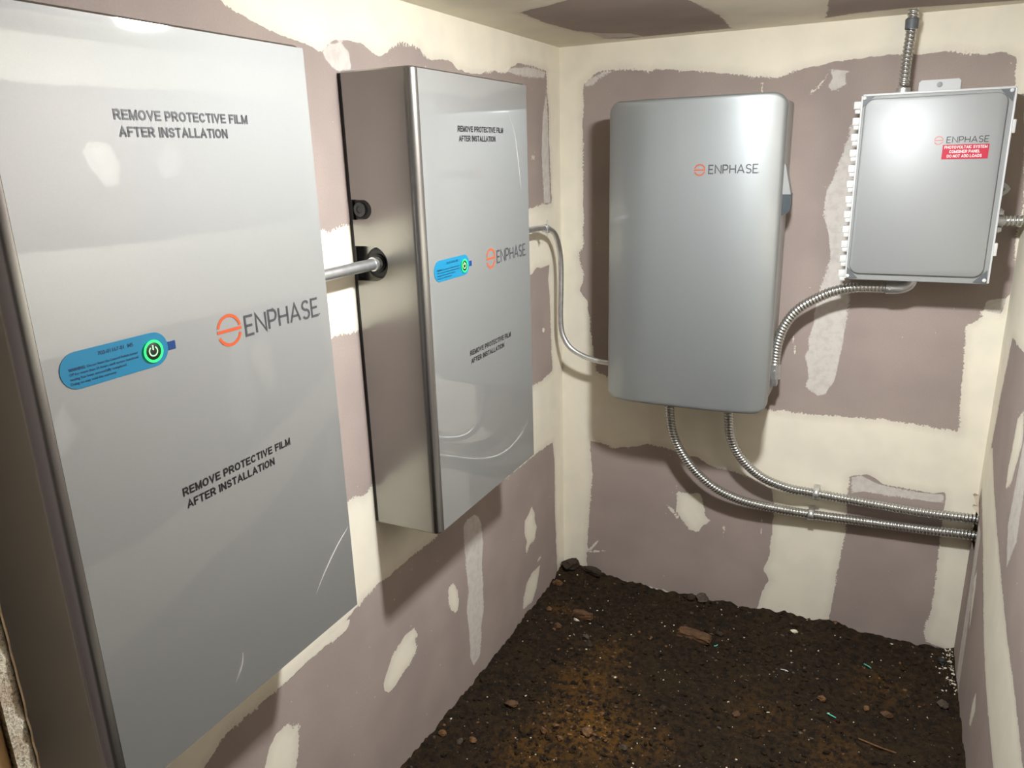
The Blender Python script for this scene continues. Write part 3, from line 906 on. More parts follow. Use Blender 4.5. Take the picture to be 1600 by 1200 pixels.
    for o in [type_line('label_lettering', '702-01167-01  M5', ft, 0.092, 0.142, 0.0115, 0.0050, 'navy_ink', None, 0.02, 0.0003),
              type_line('label_lettering', 'WARNING:', ft, 0.051, 0.0730, 0.0005, 0.0036, 'navy_ink', None, 0.05, 0.0003),
              type_line('label_lettering', 'Do not leave the Control Switch turned', ft, 0.0755, 0.1465, 0.0005, 0.0034, 'navy_ink', None, 0.015, 0.0003),
              type_line('label_lettering', 'Off for more than 24 hours until system functional', ft, 0.051, 0.1465, -0.0052, 0.0034, 'navy_ink', None, 0.015, 0.0003),
              type_line('label_lettering', 'testing has been successfully completed.', ft, 0.051, 0.129, -0.0109, 0.0034, 'navy_ink', None, 0.015, 0.0003),
              type_line('label_lettering', 'Doing so may void the warranty.', ft, 0.051, 0.113, -0.0166, 0.0034, 'navy_ink', None, 0.015, 0.0003)]:
        par(o, st)
    bm = bmesh.new()
    a = [(0.1945, -0.0065), (0.2065, -0.0065), (0.2065, 0.0055), (0.1945, 0.0055)]
    box(bm, BD+0.0005, BD+0.0011, 0.1942, 0.2065, BH+cv-0.0065, BH+cv+0.0055, bevel=0.0003)
    tb = bm_obj('pull_tab', bm, 'navy', root); tb.location = (0, 0, 0)
    bc = (0.1690, -0.0015)
    bm = bmesh.new()
    rings_profile(bm, fs.p(*bc, 0.0006), fs.n, [(0, 0.0125), (0.0012, 0.0125), (0.0016, 0.0118), (0.0016, 0.0)], 28)
    bt = bm_obj('power_button', bm, 'button', root, 40); bt.location = (0, 0, 0)
    bt['label'] = 'black round power button ringed by green light'
    bm = bmesh.new()
    stroke(bm, fs, arc(*bc, 0.0133, 0.0133, 0, 360, 36), 0.0034, 0.0030)
    par(bm_obj('light_ring', bm, 'led', None), bt)
    bm = bmesh.new()
    stroke(bm, fs, arc(*bc, 0.0062, 0.0062, 125, 415, 24), 0.0017, 0.0027)
    stroke(bm, fs, [(bc[0], bc[1]+0.0015), (bc[0], bc[1]+0.0082)], 0.0019, 0.0027)
    par(bm_obj('power_symbol', bm, 'led_pale', None), bt)
    for ch in root.children:
        ch.location = (0, 0, 0)
    return root

def copy_tree(o, parent=None):
    c = o.copy()
    C.objects.link(c)
    c.parent = parent
    for ch in list(o.children):
        copy_tree(ch, c)
    return c

ZB = H-0.169-BH
bat = make_battery((0, -2.032, ZB), 'silver battery cabinet nearest the camera, its big front filling the left of the picture')
bat2 = copy_tree(bat)
bat2.location = (0, -1.192, ZB)
bat2['label'] = 'silver battery cabinet further along the left wall, its narrow side with conduit entry in view'

# creases in the protective film: low welts standing off the sheet
def crease(cab, pts, r):
    film = [c for c in cab.children if c.name.startswith('protective_film')][0]
    o0 = cab.location
    me = tube_mesh('film_crease', [(BD+0.0002, y-o0.y, H+z-o0.z) for y, z in pts], lambda s, th, L: r*math.sin(math.pi*min(1, max(0.02, s/L)))**0.7+0.0001, 0.006, 8)
    o = mesh_obj('film_crease', me, 'film_welt', None, 60)
    o.parent = film
crease(bat, [(-1.507, -1.001), (-1.547, -1.026), (-1.589, -1.061), (-1.614, -1.088)], 0.0016)
crease(bat, [(-1.790, -1.088), (-1.797, -1.108), (-1.813, -1.130)], 0.0022)
crease(bat2, [(-0.767, -0.243), (-0.734, -0.298), (-0.704, -0.431)], 0.0012)

# ================================================================ SYSTEM CONTROLLER
ctl = thing('system_controller', 'tall silver controller cabinet with bowed door on the back wall', 'electrical cabinet', (0.507, 0, 0.812))
cx0, cx1, cz0, cz1 = 0.255, 0.760, H-1.114, H-0.195
box_obj('enclosure', (cx0+0.022, cx1-0.008, -0.205, 0.0, cz0+0.018, cz1-0.014), 'body_grey', ctl, 0.008)
def bowed_door():
    nx, nz, rad, eb = 44, 44, 0.036, 0.008
    us = [0.5-0.5*math.cos(math.pi*i/nx) for i in range(nx+1)]
    vs = [0.5-0.5*math.cos(math.pi*i/nz) for i in range(nz+1)]
    w = cx1-cx0
    front, rim = [], []
    verts, faces = [], []
    def outline(x):
        d = min(x-cx0, cx1-x)
        ins = rad-math.sqrt(max(0, rad*rad-(rad-min(d, rad))**2)) if d < rad else 0.0
        return cz0+ins, cz1-ins
    for i, u in enumerate(us):
        x = cx0+w*u
        a, b = outline(x)
        for j, v in enumerate(vs):
            z = a+(b-a)*v
            y = -(0.232+0.034*(1-(2*u-1)**4))
            dx, dz = min(x-cx0, cx1-x), min(z-a, b-z)
            d = min(dx, dz)
            if d < eb:
                y += eb*(1-math.sqrt(max(0, 1-(1-d/eb)**2)))*0.8
            verts.append((x, y, z))
    n = nz+1
    for i in range(nx):
        for j in range(nz):
            faces.append((i*n+j, (i+1)*n+j, (i+1)*n+j+1, i*n+j+1))
    loop = [i*n for i in range(nx+1)]+[nx*n+j for j in range(1, n)]+[i*n+nz for i in range(nx-1, -1, -1)]+[j for j in range(nz-1, 0, -1)]
    base = len(verts)
    for k in loop:
        x, y, z = verts[k]
        verts.append((x, -0.212, z))
    m = len(loop)
    for k in range(m):
        faces.append((loop[k], base+k, base+(k+1) % m, loop[(k+1) % m]))
    faces.append(tuple(base+k for k in range(m)))
    bm = bmesh.new()
    bv = [bm.verts.new(v) for v in verts]
    for f in faces:
        try:
            bm.faces.new([bv[i] for i in f])
        except ValueError:
            pass
    bmesh.ops.remove_doubles(bm, verts=bm.verts, dist=1e-5)
    return bm
door = bm_obj('door', bowed_door(), 'film_door', ctl, 50)
frc = Frame((0, -0.2612, 0), (1, 0, 0), (0, 0, 1), (0, -1, 0))
class BowFrame(Frame):
    def p(s, a, b, h=0.0):
        t = 2*(a-cx0)/(cx1-cx0)-1
        return Vector((a, -(0.232+0.034*(1-t**4))-0.0006-h, b))
frb = BowFrame((0, 0, 0), (1, 0, 0), (0, 0, 1), (0, -1, 0))
emblem('logo_emblem', frb, 0.5375, H-0.3940, 0.0158, 'orange', door)
wordmark('logo_lettering', frb, 0.5635, 0.6965, H-0.4045, 0.0225, 'ink_grey', door)
box_obj('hinge_strip', (cx1-0.010, cx1-0.0015, -0.2115, -0.190, H-0.345, H-0.257), 'white_plastic', ctl, 0.002)
box_obj('hinge_strip', (cx1-0.010, cx1-0.003, -0.2115, -0.190, H-0.80, H-0.355), 'body_grey', ctl, 0.002)
box_obj('hinge_strip', (cx1-0.010, cx1-0.0015, -0.2115, -0.190, H-1.05, H-0.96), 'white_plastic', ctl, 0.002)
# disconnect lever on the right flank
bm = bmesh.new()
pr = [(0.750, H-0.385), (0.755, H-0.385), (0.775, H-0.470), (0.750, H-0.470)]
A = [bm.verts.new((x, -0.140, z)) for x, z in pr]; B = [bm.verts.new((x, -0.095, z)) for x, z in pr]
for i in range(4):
    bm.faces.new((A[i], A[(i+1) % 4], B[(i+1) % 4], B[i]))
bm.faces.new(A); bm.faces.new(B[::-1])
lv = bm_obj('disconnect_switch', bm, 'frame_grey', ctl)
bm = bmesh.new()
pr = [(0.750, H-0.468), (0.776, H-0.468)]+[(0.752+0.025*math.cos(math.radians(t)), H-0.500+0.030*math.sin(math.radians(t))) for t in range(0, -91, -15)]+[(0.750, H-0.530)]
A = [bm.verts.new((x, -0.137, z)) for x, z in pr]; B = [bm.verts.new((x, -0.098, z)) for x, z in pr]
for i in range(len(pr)):
    bm.faces.new((A[i], A[(i+1) % len(pr)], B[(i+1) % len(pr)], B[i]))
bm.faces.new(A); bm.faces.new(B[::-1])
bm_obj('lever', bm, 'lever', lv)

# ================================================================ COMBINER BOX
kx0, kx1, kz0, kz1, kd = 0.939, 1.296, H-0.709, H-0.209, 0.150
cmb = thing('combiner_box', 'grey combiner box with red warning sticker near the right corner', 'electrical box', ((kx0+kx1)/2, 0, kz0))
bm = bmesh.new()
box(bm, kx0, kx1, -kd+0.012, 0, kz0, kz1, bevel=0.006)
bm_obj('enclosure', bm, 'grey_plastic', cmb, 35)
bm = bmesh.new()
box(bm, kx0+0.001, kx1-0.001, -kd, -kd+0.0125, kz0+0.001, kz1-0.001, bevel=0.004)
fr_o = bm_obj('door_frame', bm, 'frame_grey', cmb, 35)
bm = bmesh.new()      # pale outer rims left, right and top of the frame
for b in ((kx0, kx0+0.005, -kd-0.0035, -kd+0.01, kz0+0.004, kz1-0.004), (kx1-0.005, kx1, -kd-0.0035, -kd+0.01, kz0+0.004, kz1-0.004), (kx0+0.004, kx1-0.004, -kd-0.0035, -kd+0.01, kz1-0.006, kz1)):
    box(bm, *b, bevel=0.0015)
bm_obj('frame_rim', bm, 'grey_plastic', fr_o, 35)
def rounded_panel(x0, x1, z0, z1, r, yb, yf, bev):
    def ring(ins, y):
        o = []
        rr = r-ins
        for (cx, cz, a0) in ((x1-r, z0+r, -90), (x1-r, z1-r, 0), (x0+r, z1-r, 90), (x0+r, z0+r, 180)):
            for k in range(9):
                a = math.radians(a0+90*k/8)
                o.append((cx+rr*math.cos(a), y, cz+rr*math.sin(a)))
        return o
    bm = bmesh.new()
    R = [[bm.verts.new(p) for p in ring(i, y)] for i, y in ((0, yb), (0, yf+bev), (bev*0.3, yf+bev*0.3), (bev, yf))]
    n = len(R[0])
    for a, b in zip(R, R[1:]):
        for i in range(n):
            bm.faces.new((a[i], a[(i+1) % n], b[(i+1) % n], b[i]))
    bm.faces.new(R[0][::-1]); bm.faces.new(R[-1])
    return bm
kdoor = bm_obj('door', rounded_panel(kx0+0.010, kx1-0.017, kz0+0.020, kz1-0.013, 0.026, -kd, -kd-0.009, 0.004), 'door_grey', cmb, 40)
for ix, x in enumerate((kx0+0.008, kx1-0.012)):
    for iz, z in enumerate((kz0+0.012, kz1-0.010)):
        sx, sz = (1 if ix == 0 else -1), (1 if iz == 0 else -1)
        bm = bmesh.new()
        tri = [(x-sx*0.006, z-sz*0.008), (x+sx*0.026, z-sz*0.006), (x+sx*0.010, z+sz*0.012), (x-sx*0.004, z+sz*0.026)]
        lo = [bm.verts.new((a, -kd+0.001, b)) for a, b in tri]; hi = [bm.verts.new((a, -kd-0.002, b)) for a, b in tri]
        bm.faces.new(hi)
        for i in range(4):
            bm.faces.new((lo[i], lo[(i+1) % 4], hi[(i+1) % 4], hi[i]))
        gs = bm_obj('corner_plate', bm, 'corner_dark', cmb)
        bm = bmesh.new()
        rings_profile(bm, (x, -kd-0.002, z), (0, -1, 0), [(0, 0.005), (0.003, 0.0048), (0.004, 0.0035), (0.004, 0)], 14)
        bm_obj('corner_screw', bm, 'white_plastic', gs, 40)
# hinge knuckles down the left flank
first = None
for k in range(12):
    z = H-0.236-0.0414*k
    if first is None:
        bm = bmesh.new()
        box(bm, -0.0175, 0.002, -0.010, 0.010, -0.010, 0.010, bevel=0.002)
        box(bm, -0.0135, 0.002, -0.008, 0.008, -0.0215, -0.0102, bevel=0.0015)
        first = bm_obj('hinge_knuckle', bm, 'white_plastic', cmb, 35)
        ko = first
        ko.location = Vector((kx0, -kd+0.014, z))-cmb.location
    else:
        ko = first.copy(); C.objects.link(ko)
        ko.location = Vector((kx0, -kd+0.014, z))-cmb.location
for z in (H-0.305, H-0.615):
    bm = bmesh.new()
    box(bm, kx1-0.002, kx1+0.0075, -kd-0.002, -kd+0.020, z-0.017, z+0.017, bevel=0.002)
    bm_obj('door_latch', bm, 'white_plastic', cmb, 35)
def tab_plate(name, outline, hole, rr, ax, yb, yf):
    bm = bmesh.new()
    lo = [bm.verts.new((a, yb, b)) for a, b in outline]; hi = [bm.verts.new((a, yf, b)) for a, b in outline]
    bm.faces.new(hi); bm.faces.new(lo[::-1])
    for i in range(len(outline)):
        bm.faces.new((lo[i], lo[(i+1) % len(outline)], hi[(i+1) % len(outline)], hi[i]))
    o = bm_obj(name, bm, 'grey_plastic', cmb)
    bm = bmesh.new()
    rings_profile(bm, (hole[0], yf, hole[1]), (0, -1, 0), [(0, rr), (0.0015, rr), (0.002, rr*0.7), (0.002, 0)], 14)
    bm_obj('mounting_screw', bm, 'frame_grey', o, 40)
tab_plate('mounting_tab', [(1.076, kz1-0.01), (1.178, kz1-0.01), (1.178, H-0.179), (1.172, H-0.173), (1.082, H-0.173), (1.076, H-0.179)], (1.127, H-0.186), 0.007, 0, -0.001, -0.006)
tab_plate('mounting_ear', [(1.290, H-0.438), (1.298, H-0.438), (1.322, H-0.455), (1.330, H-0.466), (1.324, H-0.476), (1.298, H-0.497), (1.290, H-0.497)], (1.313, H-0.467), 0.005, 0, -0.001, -0.007)
frk = Frame((0, -kd-0.009, 0), (1, 0, 0), (0, 0, 1), (0, -1, 0))
emblem('logo_emblem', frk, 1.1350, H-0.3340, 0.0105, 'salmon', kdoor, w=0.16)
wordmark('logo_lettering', frk, 1.1540, 1.2480, H-0.3405, 0.0145, 'ink_grey', kdoor, dot=False)
bm = bmesh.new()
box(bm, 1.1460, 1.2510, -kd-0.0098, -kd-0.009, H-0.3820, H-0.3455)
sk = bm_obj('warning_sticker', bm, 'red', cmb)
sk['label'] = 'red sticker with three lines of white capitals'
frs = Frame((0, -kd-0.0098, 0), (1, 0, 0), (0, 0, 1), (0, -1, 0))
block_line('sticker_lettering', 'PHOTOVOLTAIC SYSTEM', frs, 1.1500, 1.2470, H-0.3555, 0.0072, 'white_ink', sk, 0.15, 0.0003)
block_line('sticker_lettering', 'COMBINER PANEL', frs, 1.1625, 1.2320, H-0.3665, 0.0072, 'white_ink', sk, 0.15, 0.0003)
block_line('sticker_lettering', 'DO NOT ADD LOADS', frs, 1.1580, 1.2370, H-0.3778, 0.0072, 'white_ink', sk, 0.15, 0.0003)

# ================================================================ CONDUITS
def at(pts):
    return [(x, y, H+z) for x, y, z in pts]

def connector(name, parent, p, d, prof, mat='zinc', seg=20):
    bm = bmesh.new()
    rings_profile(bm, p, d, prof, seg)
    return bm_obj(name, bm, mat, parent, 40)

def screw(parent, p, d, r=0.004, l=0.005, mat='steel'):
    bm = bmesh.new()
    rings_profile(bm, p, d, [(0, r*0.6), (l*0.6, r*0.6), (l*0.6, r), (l, r*0.9), (l, 0)], 12)
    return bm_obj('clamp_screw', bm, mat, parent, 40)

COLLAR = [(0, 0), (0, 0.0185), (0.004, 0.0185), (0.005, 0.0165), (0.026, 0.0165), (0.028, 0.0145), (0.028, 0)]

# short rigid pipe between the two batteries
zc = ZB+BH-0.386
p1 = thing('rigid_conduit', 'short straight steel pipe bridging the two battery cabinets', 'conduit', (0.057, -1.34, zc))
mesh_obj('tube', tube_mesh('tube', [(0.057, -1.5155, zc), (0.057, -1.1890, zc)], pipe_r(0.0122), 0.05, 20, curve=False), 'steel', p1, 50)
for y, d in ((-1.1785, -1), (-1.5135, 1)):
    connector('end_coupling', p1, (0.057, y, zc), (0, d, 0), [(0, 0), (0, 0.0125), (0.002, 0.0135), (0.004, 0.0125), (0.006, 0.0145), (0.008, 0.0125), (0.010, 0.0150), (0.020, 0.0150), (0.021, 0.0125), (0.021, 0)], 'steel')

# bent rigid pipe from the far battery to the controller
p2 = thing('rigid_conduit', 'bent bare steel pipe in the left corner, from far battery to controller', 'conduit', (0.044, -0.11, H-0.8))
pts = at([(0.057, -0.672, -0.5555), (0.056, -0.50, -0.557), (0.053, -0.31, -0.560), (0.050, -0.235, -0.5665), (0.048, -0.170, -0.592), (0.045, -0.127, -0.645), (0.044, -0.112, -0.71), (0.042, -0.11, -0.80), (0.040, -0.11, -0.885), (0.0465, -0.11, -0.942), (0.072, -0.11, -0.986), (0.112, -0.11, -1.011), (0.165, -0.11, -1.027), (0.225, -0.11, -1.033), (0.276, -0.11, -1.034)])
mesh_obj('tube', tube_mesh('tube', pts, pipe_r(0.0092), 0.012, 18), 'steel', p2, 60)
connector('end_coupling', p2, (0.0565, -0.6705, H-0.5555), (0, 1, 0), [(0, 0), (0, 0.0135), (0.030, 0.0135), (0.032, 0.0115), (0.032, 0)], 'steel')
connector('end_coupling', p2, (0.0405, -0.11, H-0.905), (0.03, 0, 1), [(0, 0.0094), (0, 0.0099), (0.0015, 0.0099), (0.0015, 0.0094)], 'zinc')
cl = thing('pipe_clamp', 'small steel clamp with screw on the bent pipe beside far battery', 'clamp', (0.03, -0.26, H-0.563))
bm = bmesh.new()
for dy in (-0.010, 0.006):
    rings_profile(bm, (0.0515, -0.262+dy, H-0.5635), (0, 1, 0), [(0, 0.0094), (0, 0.0115), (0.004, 0.0115), (0.004, 0.0094)], 18)
box(bm, 0.0, 0.044, -0.272, -0.252, H-0.5655, H-0.5615)
bm_obj('strap', bm, 'zinc', cl, 40)
bm = bmesh.new()
cyl(bm, (0.060, -0.262, H-0.590), (0.060, -0.262, H-0.538), 0.0022, 10)
box(bm, 0.055, 0.065, -0.267, -0.257, H-0.579, H-0.574)
bm_obj('clamp_screw', bm, 'zinc', cl, 40)

def flex(label, pts, r, loc, step=PITCH/8):
    t = thing('flexible_conduit', label, 'conduit', loc, 'ribbed flexible steel conduits')
    mesh_obj('tube', tube_mesh('tube', pts, flex_r(r), step, 18), 'flex', t, 80)
    return t

f1 = flex('ribbed steel conduit rising from combiner box top to ceiling', at([(1.0385, -0.08, -0.190), (1.0390, -0.08, -0.12), (1.0415, -0.08, -0.06), (1.042, -0.08, 0.004)]), 0.0140, (1.04, -0.08, H-0.2))
connector('connector', f1, (1.0415, -0.08, H-0.048), (0, 0, 1), [(0, 0.0140), (0, 0.0162), (0.024, 0.0170), (0.026, 0.0150), (0.026, 0.013)], 'corner_dark')
connector('connector', f1, (1.0385, -0.08, H-0.2105), (0, 0, 1), [(0, 0.0), (0, 0.024), (0.006, 0.024), (0.006, 0.0175), (0.016, 0.0175), (0.016, 0.0135)], 'zinc')

f2 = flex('short ribbed steel conduit from combiner box into right wall', at([(1.306, -0.08, -0.5455), (1.330, -0.08, -0.5455), (1.352, -0.08, -0.5450), (1.375, -0.08, -0.5445)]), 0.0145, (1.33, -0.08, H-0.56))
cn = connector('connector', f2, (1.2955, -0.08, H-0.5455), (1, 0, 0), [(0, 0), (0, 0.022), (0.004, 0.022), (0.004, 0.0175), (0.020, 0.0175), (0.020, 0.0145)], 'zinc')
box_obj('squeeze_lug', (1.299, 1.313, -0.092, -0.068, H-0.5290, H-0.5170), 'zinc', f2, 0.001)
box_obj('squeeze_lug', (1.299, 1.313, -0.092, -0.068, H-0.5740, H-0.5620), 'zinc', f2, 0.001)
screw(f2, (1.306, -0.080, H-0.519), (0, 0, 1))
screw(f2, (1.306, -0.080, H-0.572), (0, 0, -1))

f3 = flex('ribbed steel conduit arching from combiner box bottom to controller side', at([(1.068, -0.09, -0.7370), (1.020, -0.09, -0.7375), (0.970, -0.09, -0.7400), (0.925, -0.09, -0.7500), (0.885, -0.09, -0.7665), (0.820, -0.09, -0.8100), (0.781, -0.09, -0.8660), (0.764, -0.09, -0.925), (0.7605, -0.09, -0.975), (0.7600, -0.09, -1.000)]), 0.0158, (0.85, -0.09, H-0.9))
mesh_obj('connector', tube_mesh('connector', at([(1.050, -0.09, -0.7365), (1.085, -0.09, -0.7355), (1.108, -0.09, -0.726), (1.116, -0.09, -0.7085)]), lambda s, th, L: 0.0182-0.003*(s/L), 0.006, 18), 'zinc', f3, 50)
screw(f3, (1.060, -0.106, H-0.737), (0, -1, 0))
mesh_obj('connector', tube_mesh('connector', at([(0.760, -0.09, -0.992), (0.7605, -0.09, -1.022), (0.762, -0.09, -1.040)]), lambda s, th, L: 0.0180, 0.006, 18), 'zinc', f3, 50)
bm = bmesh.new()
box(bm, 0.7525, 0.772, -0.104, -0.076, H-1.062, H-1.030, bevel=0.004)
bm_obj('connector_body', bm, 'zinc', f3, 40)
screw(f3, (0.762, -0.105, H-1.012), (0, -1, 0))

lo = at([(0.431, -0.10, -1.0975), (0.431, -0.10, -1.15), (0.434, -0.10, -1.203), (0.448, -0.10, -1.270), (0.483, -0.09, -1.344), (0.543, -0.080, -1.417), (0.618, -0.065, -1.470), (0.724, -0.050, -1.501), (0.898, -0.034, -1.513), (1.063, -0.032, -1.509), (1.245, -0.032, -1.503), (1.345, -0.033, -1.497), (1.425, -0.035, -1.495)])
f4 = flex('lower of two ribbed steel conduits sweeping from controller bottom to wall hole', lo, 0.0158, (0.43, -0.10, H-1.50))
up = at([(0.628, -0.10, -1.0975), (0.628, -0.10, -1.14), (0.630, -0.10, -1.190), (0.640, -0.10, -1.256), (0.678, -0.085, -1.331), (0.740, -0.065, -1.391), (0.822, -0.050, -1.423), (0.902, -0.036, -1.434), (1.056, -0.032, -1.442), (1.221, -0.032, -1.446), (1.345, -0.034, -1.442), (1.425, -0.035, -1.440)])
f5 = flex('upper of two ribbed steel conduits sweeping from controller bottom to wall hole', up, 0.0158, (0.63, -0.10, H-1.44))
for f, x in ((f4, 0.431), (f5, 0.628)):
    connector('connector', f, (x, -0.10, H-1.0955), (0, 0, -1), [(0, 0), (0, 0.022), (0.005, 0.022), (0.005, 0.0180), (0.030, 0.0180), (0.030, 0.013)], 'zinc')

for (x, y, z, lab) in ((0.902, -0.0345, H-1.513, 'small steel strap holding the lower ribbed conduit to back wall'), (0.912, -0.0352, H-1.4348, 'small steel strap holding the upper ribbed conduit to back wall')):
    t = thing('conduit_strap', lab, 'strap', (x, 0, z), 'one-hole conduit straps')
    bm = bmesh.new()
    r0, r1 = 0.0160, 0.0175
    n = 14
    pr = [(0.0, r0)]
    out = []
    for rr in (r1,):
        ring = [(y-rr*math.sin(math.radians(a)), z+rr*math.cos(math.radians(a))) for a in range(0, 181, 12)]
    ring = [(0.0, z+r1)] + ring + [(-0.012, z-r1-0.002), (-0.010, z-r1-0.016), (-0.002, z-r1-0.017)]
    vs = []
    for dx in (-0.0095, 0.0095):
        vs.append([bm.verts.new((x+dx, a, b)) for a, b in ring])
    for i in range(len(ring)-1):
        bm.faces.new((vs[0][i], vs[0][i+1], vs[1][i+1], vs[1][i]))
    so = bm_obj('strap_band', bm, 'steel', t, 40)
    md = so.modifiers.new('thick', 'SOLIDIFY')
    md.thickness = 0.0014
    md.offset = 0
    screw(t, (x, -0.010, z-r1-0.009), (0, -1, 0), 0.0055, 0.006, 'zinc')

# ================================================================ DEBRIS ON THE DIRT
def rock(bm, c, s, seed, rot=0.0, jag=0.45, sub=3, boxy=0.0):
    rnd = random.Random(seed)
    t = bmesh.ops.create_icosphere(bm, subdivisions=sub, radius=1.0)
    ph = [(Vector((rnd.uniform(-1, 1), rnd.uniform(-1, 1), rnd.uniform(-1, 1))).normalized(), rnd.uniform(0.45, 0.9)) for _ in range(9)]
    cr, sr = math.cos(rot), math.sin(rot)
    for v in t['verts']:
        p = v.co.normalized()
        if boxy:
            m = max(abs(p.x), abs(p.y), abs(p.z))
            p = p.lerp(p/m, boxy)
        for d, k in (ph if boxy < 0.5 else ()):            # chipped flat facets
            e = p.dot(d)-k
            if e > 0:
                p = p-d*e*0.9*(1-boxy*0.8)
        p *= 1+rnd.uniform(-jag, jag)*0.25
        x, y, z = p.x*s[0], p.y*s[1], p.z*s[2]
        v.co = Vector((c[0]+x*cr-y*sr, c[1]+x*sr+y*cr, c[2]+z))

def stone(name, x, y, s, mat, label, cat, seed, rot=0.0, sink=0.35, boxy=0.0, group=None):
    z = float(floor_z(x, y))
    o = bpy.data.objects.new(name, None)
    bm = bmesh.new()
    rock(bm, (0, 0, s[2]*(1-sink)), s, seed, rot, boxy=boxy)
    me = bpy.data.meshes.new(name)
    bm.to_mesh(me); bm.free()
    o = mesh_obj(name, me, mat)
    o.location = (x, y, z)
    return tag(o, label, cat, group)

G = 'loose stones on the dirt'
stone('earth_clod', 0.035, -0.040, (0.040, 0.034, 0.026), 'stone_dark', 'dark earth clod heaped in the left back corner', 'clod', 1, 0.4)
stone('earth_clod', 0.135, -0.030, (0.048, 0.024, 0.020), 'stone_dark', 'dark earth clod against back wall just right of the corner', 'clod', 2, 0.1)
stone('earth_clod', 0.560, -0.026, (0.026, 0.020, 0.019), 'stone_grey', 'knobbly brown clod against back wall below the torn white patch', 'clod', 3, 0.3)
stone('earth_clod', 0.515, -0.030, (0.018, 0.015, 0.014), 'stone_dark', 'small dark clod left of the knobbly clod at back wall', 'clod', 31, 0.3)
stone('pebble', 0.030, -0.138, (0.021, 0.015, 0.014), 'stone_ochre', 'orange pebble by the left wall close to the corner', 'stone', 4, 0.5, group=G)
stone('brick_fragment', 0.185, -0.285, (0.036, 0.013, 0.013), 'stone_red', 'narrow reddish brick fragment with a plaster crumb before it', 'brick', 5, 0.0, boxy=0.8)
stone('pebble', 0.130, -0.385, (0.017, 0.013, 0.012), 'stone_red', 'reddish pebble in front of the narrow brick fragment', 'stone', 6, 0.2, group=G)
stone('pebble', 0.060, -0.300, (0.012, 0.011, 0.009), 'stone_ochre', 'small ochre pebble at left wall behind the reddish pebble', 'stone', 7, 0.2, group=G)
stone('brick_fragment', 0.580, -0.250, (0.054, 0.021, 0.015), 'stone_red', 'flat brick-shaped brown fragment in the middle of the dirt', 'brick', 8, -0.12, 0.45, boxy=0.92)
stone('pebble', 0.240, -0.400, (0.013, 0.010, 0.009), 'stone_grey', 'small grey pebble left of centre with a darker one before it', 'stone', 9, group=G)
stone('pebble', 0.262, -0.425, (0.016, 0.012, 0.011), 'stone_dark', 'dark pebble left of centre, just in front of the small grey one', 'stone', 10, group=G)
stone('pebble', 0.996, -0.430, (0.015, 0.012, 0.009), 'stone_ochre', 'bright ochre pebble on the right half of the dirt', 'stone', 11, group=G)
stone('pebble', 1.120, -0.405, (0.010, 0.013, 0.008), 'stone_ochre', 'small upright tan pebble right of the bright ochre one', 'stone', 12, group=G)
stone('pebble', 1.175, -0.405, (0.018, 0.014, 0.010), 'stone_red', 'dull red-brown flat pebble near the right wall', 'stone', 13, group=G)
stone('pebble', 1.322, -0.300, (0.017, 0.019, 0.014), 'stone_grey', 'round grey stone touching the right wall', 'stone', 14, group=G)
stone('earth_clod', 1.332, -0.078, (0.012, 0.020, 0.012), 'dark_plate', 'black chunk in the plaster dust of the right back corner', 'clod', 15, 0.3)
stone('pebble', 0.403, -0.837, (0.021, 0.016, 0.013), 'stone_ochre', 'largest ochre stone at the bottom of the orange patch', 'stone', 16, 0.4, group=G)
stone('pebble', 0.514, -0.829, (0.010, 0.013, 0.008), 'stone_grey', 'pale almond-shaped pebble right of the largest ochre stone', 'stone', 17, 0.8, group=G)
stone('pebble', 0.574, -0.640, (0.010, 0.014, 0.010), 'stone_dark', 'small black pebble alone in front of the flat brick fragment', 'stone', 18, group=G)
stone('pebble', 0.150, -0.806, (0.022, 0.016, 0.011), 'stone_red', 'brown angular stone in the open dirt near the left wall', 'stone', 19, 0.3, group=G)
stone('pebble', 0.030, -1.010, (0.013, 0.011, 0.010), 'stone_ochre', 'tan pebble at foot of left wall near the picture bottom', 'stone', 20, group=G)
stone('pebble', 0.085, -1.005, (0.009, 0.011, 0.009), 'stone_grey', 'pale pebble one step right of the tan wall-foot pebble', 'stone', 21, group=G)
stone('pebble', 0.115, -0.985, (0.013, 0.010, 0.008), 'stone_ochre', 'brownish pebble third from the left wall at picture bottom', 'stone', 22, group=G)
stone('pebble', 0.289, -0.874, (0.013, 0.010, 0.009), 'stone_ochre', 'left pebble of the ochre pebble cluster in the orange patch', 'stone', 23, group=G)
stone('pebble', 0.312, -0.840, (0.011, 0.009, 0.008), 'stone_ochre', 'rear pebble of the ochre pebble cluster in the orange patch', 'stone', 24, group=G)
stone('pebble', 0.338, -0.880, (0.012, 0.010, 0.008), 'stone_ochre', 'right pebble of the ochre pebble cluster in the orange patch', 'stone', 25, group=G)
stone('pebble', 0.775, -0.575, (0.013, 0.012, 0.009), 'stone_red', 'dull brown pebble in the middle of the front dirt', 'stone', 26, group=G)
stone('pebble', 0.655, -0.200, (0.014, 0.010, 0.009), 'stone_dark', 'dark pebble behind right end of the flat brick fragment', 'stone', 27, group=G)
stone('plaster_crumb', 0.170, -0.312, (0.016, 0.006, 0.006), 'plaster_bit', 'white plaster crumb before the narrow brick fragment', 'plaster crumb', 28, -0.3)
stone('plaster_crumb', 0.887, -0.088, (0.015, 0.009, 0.006), 'plaster_bit', 'cream plaster crumb lying close to the back wall', 'plaster crumb', 29, 0.1)

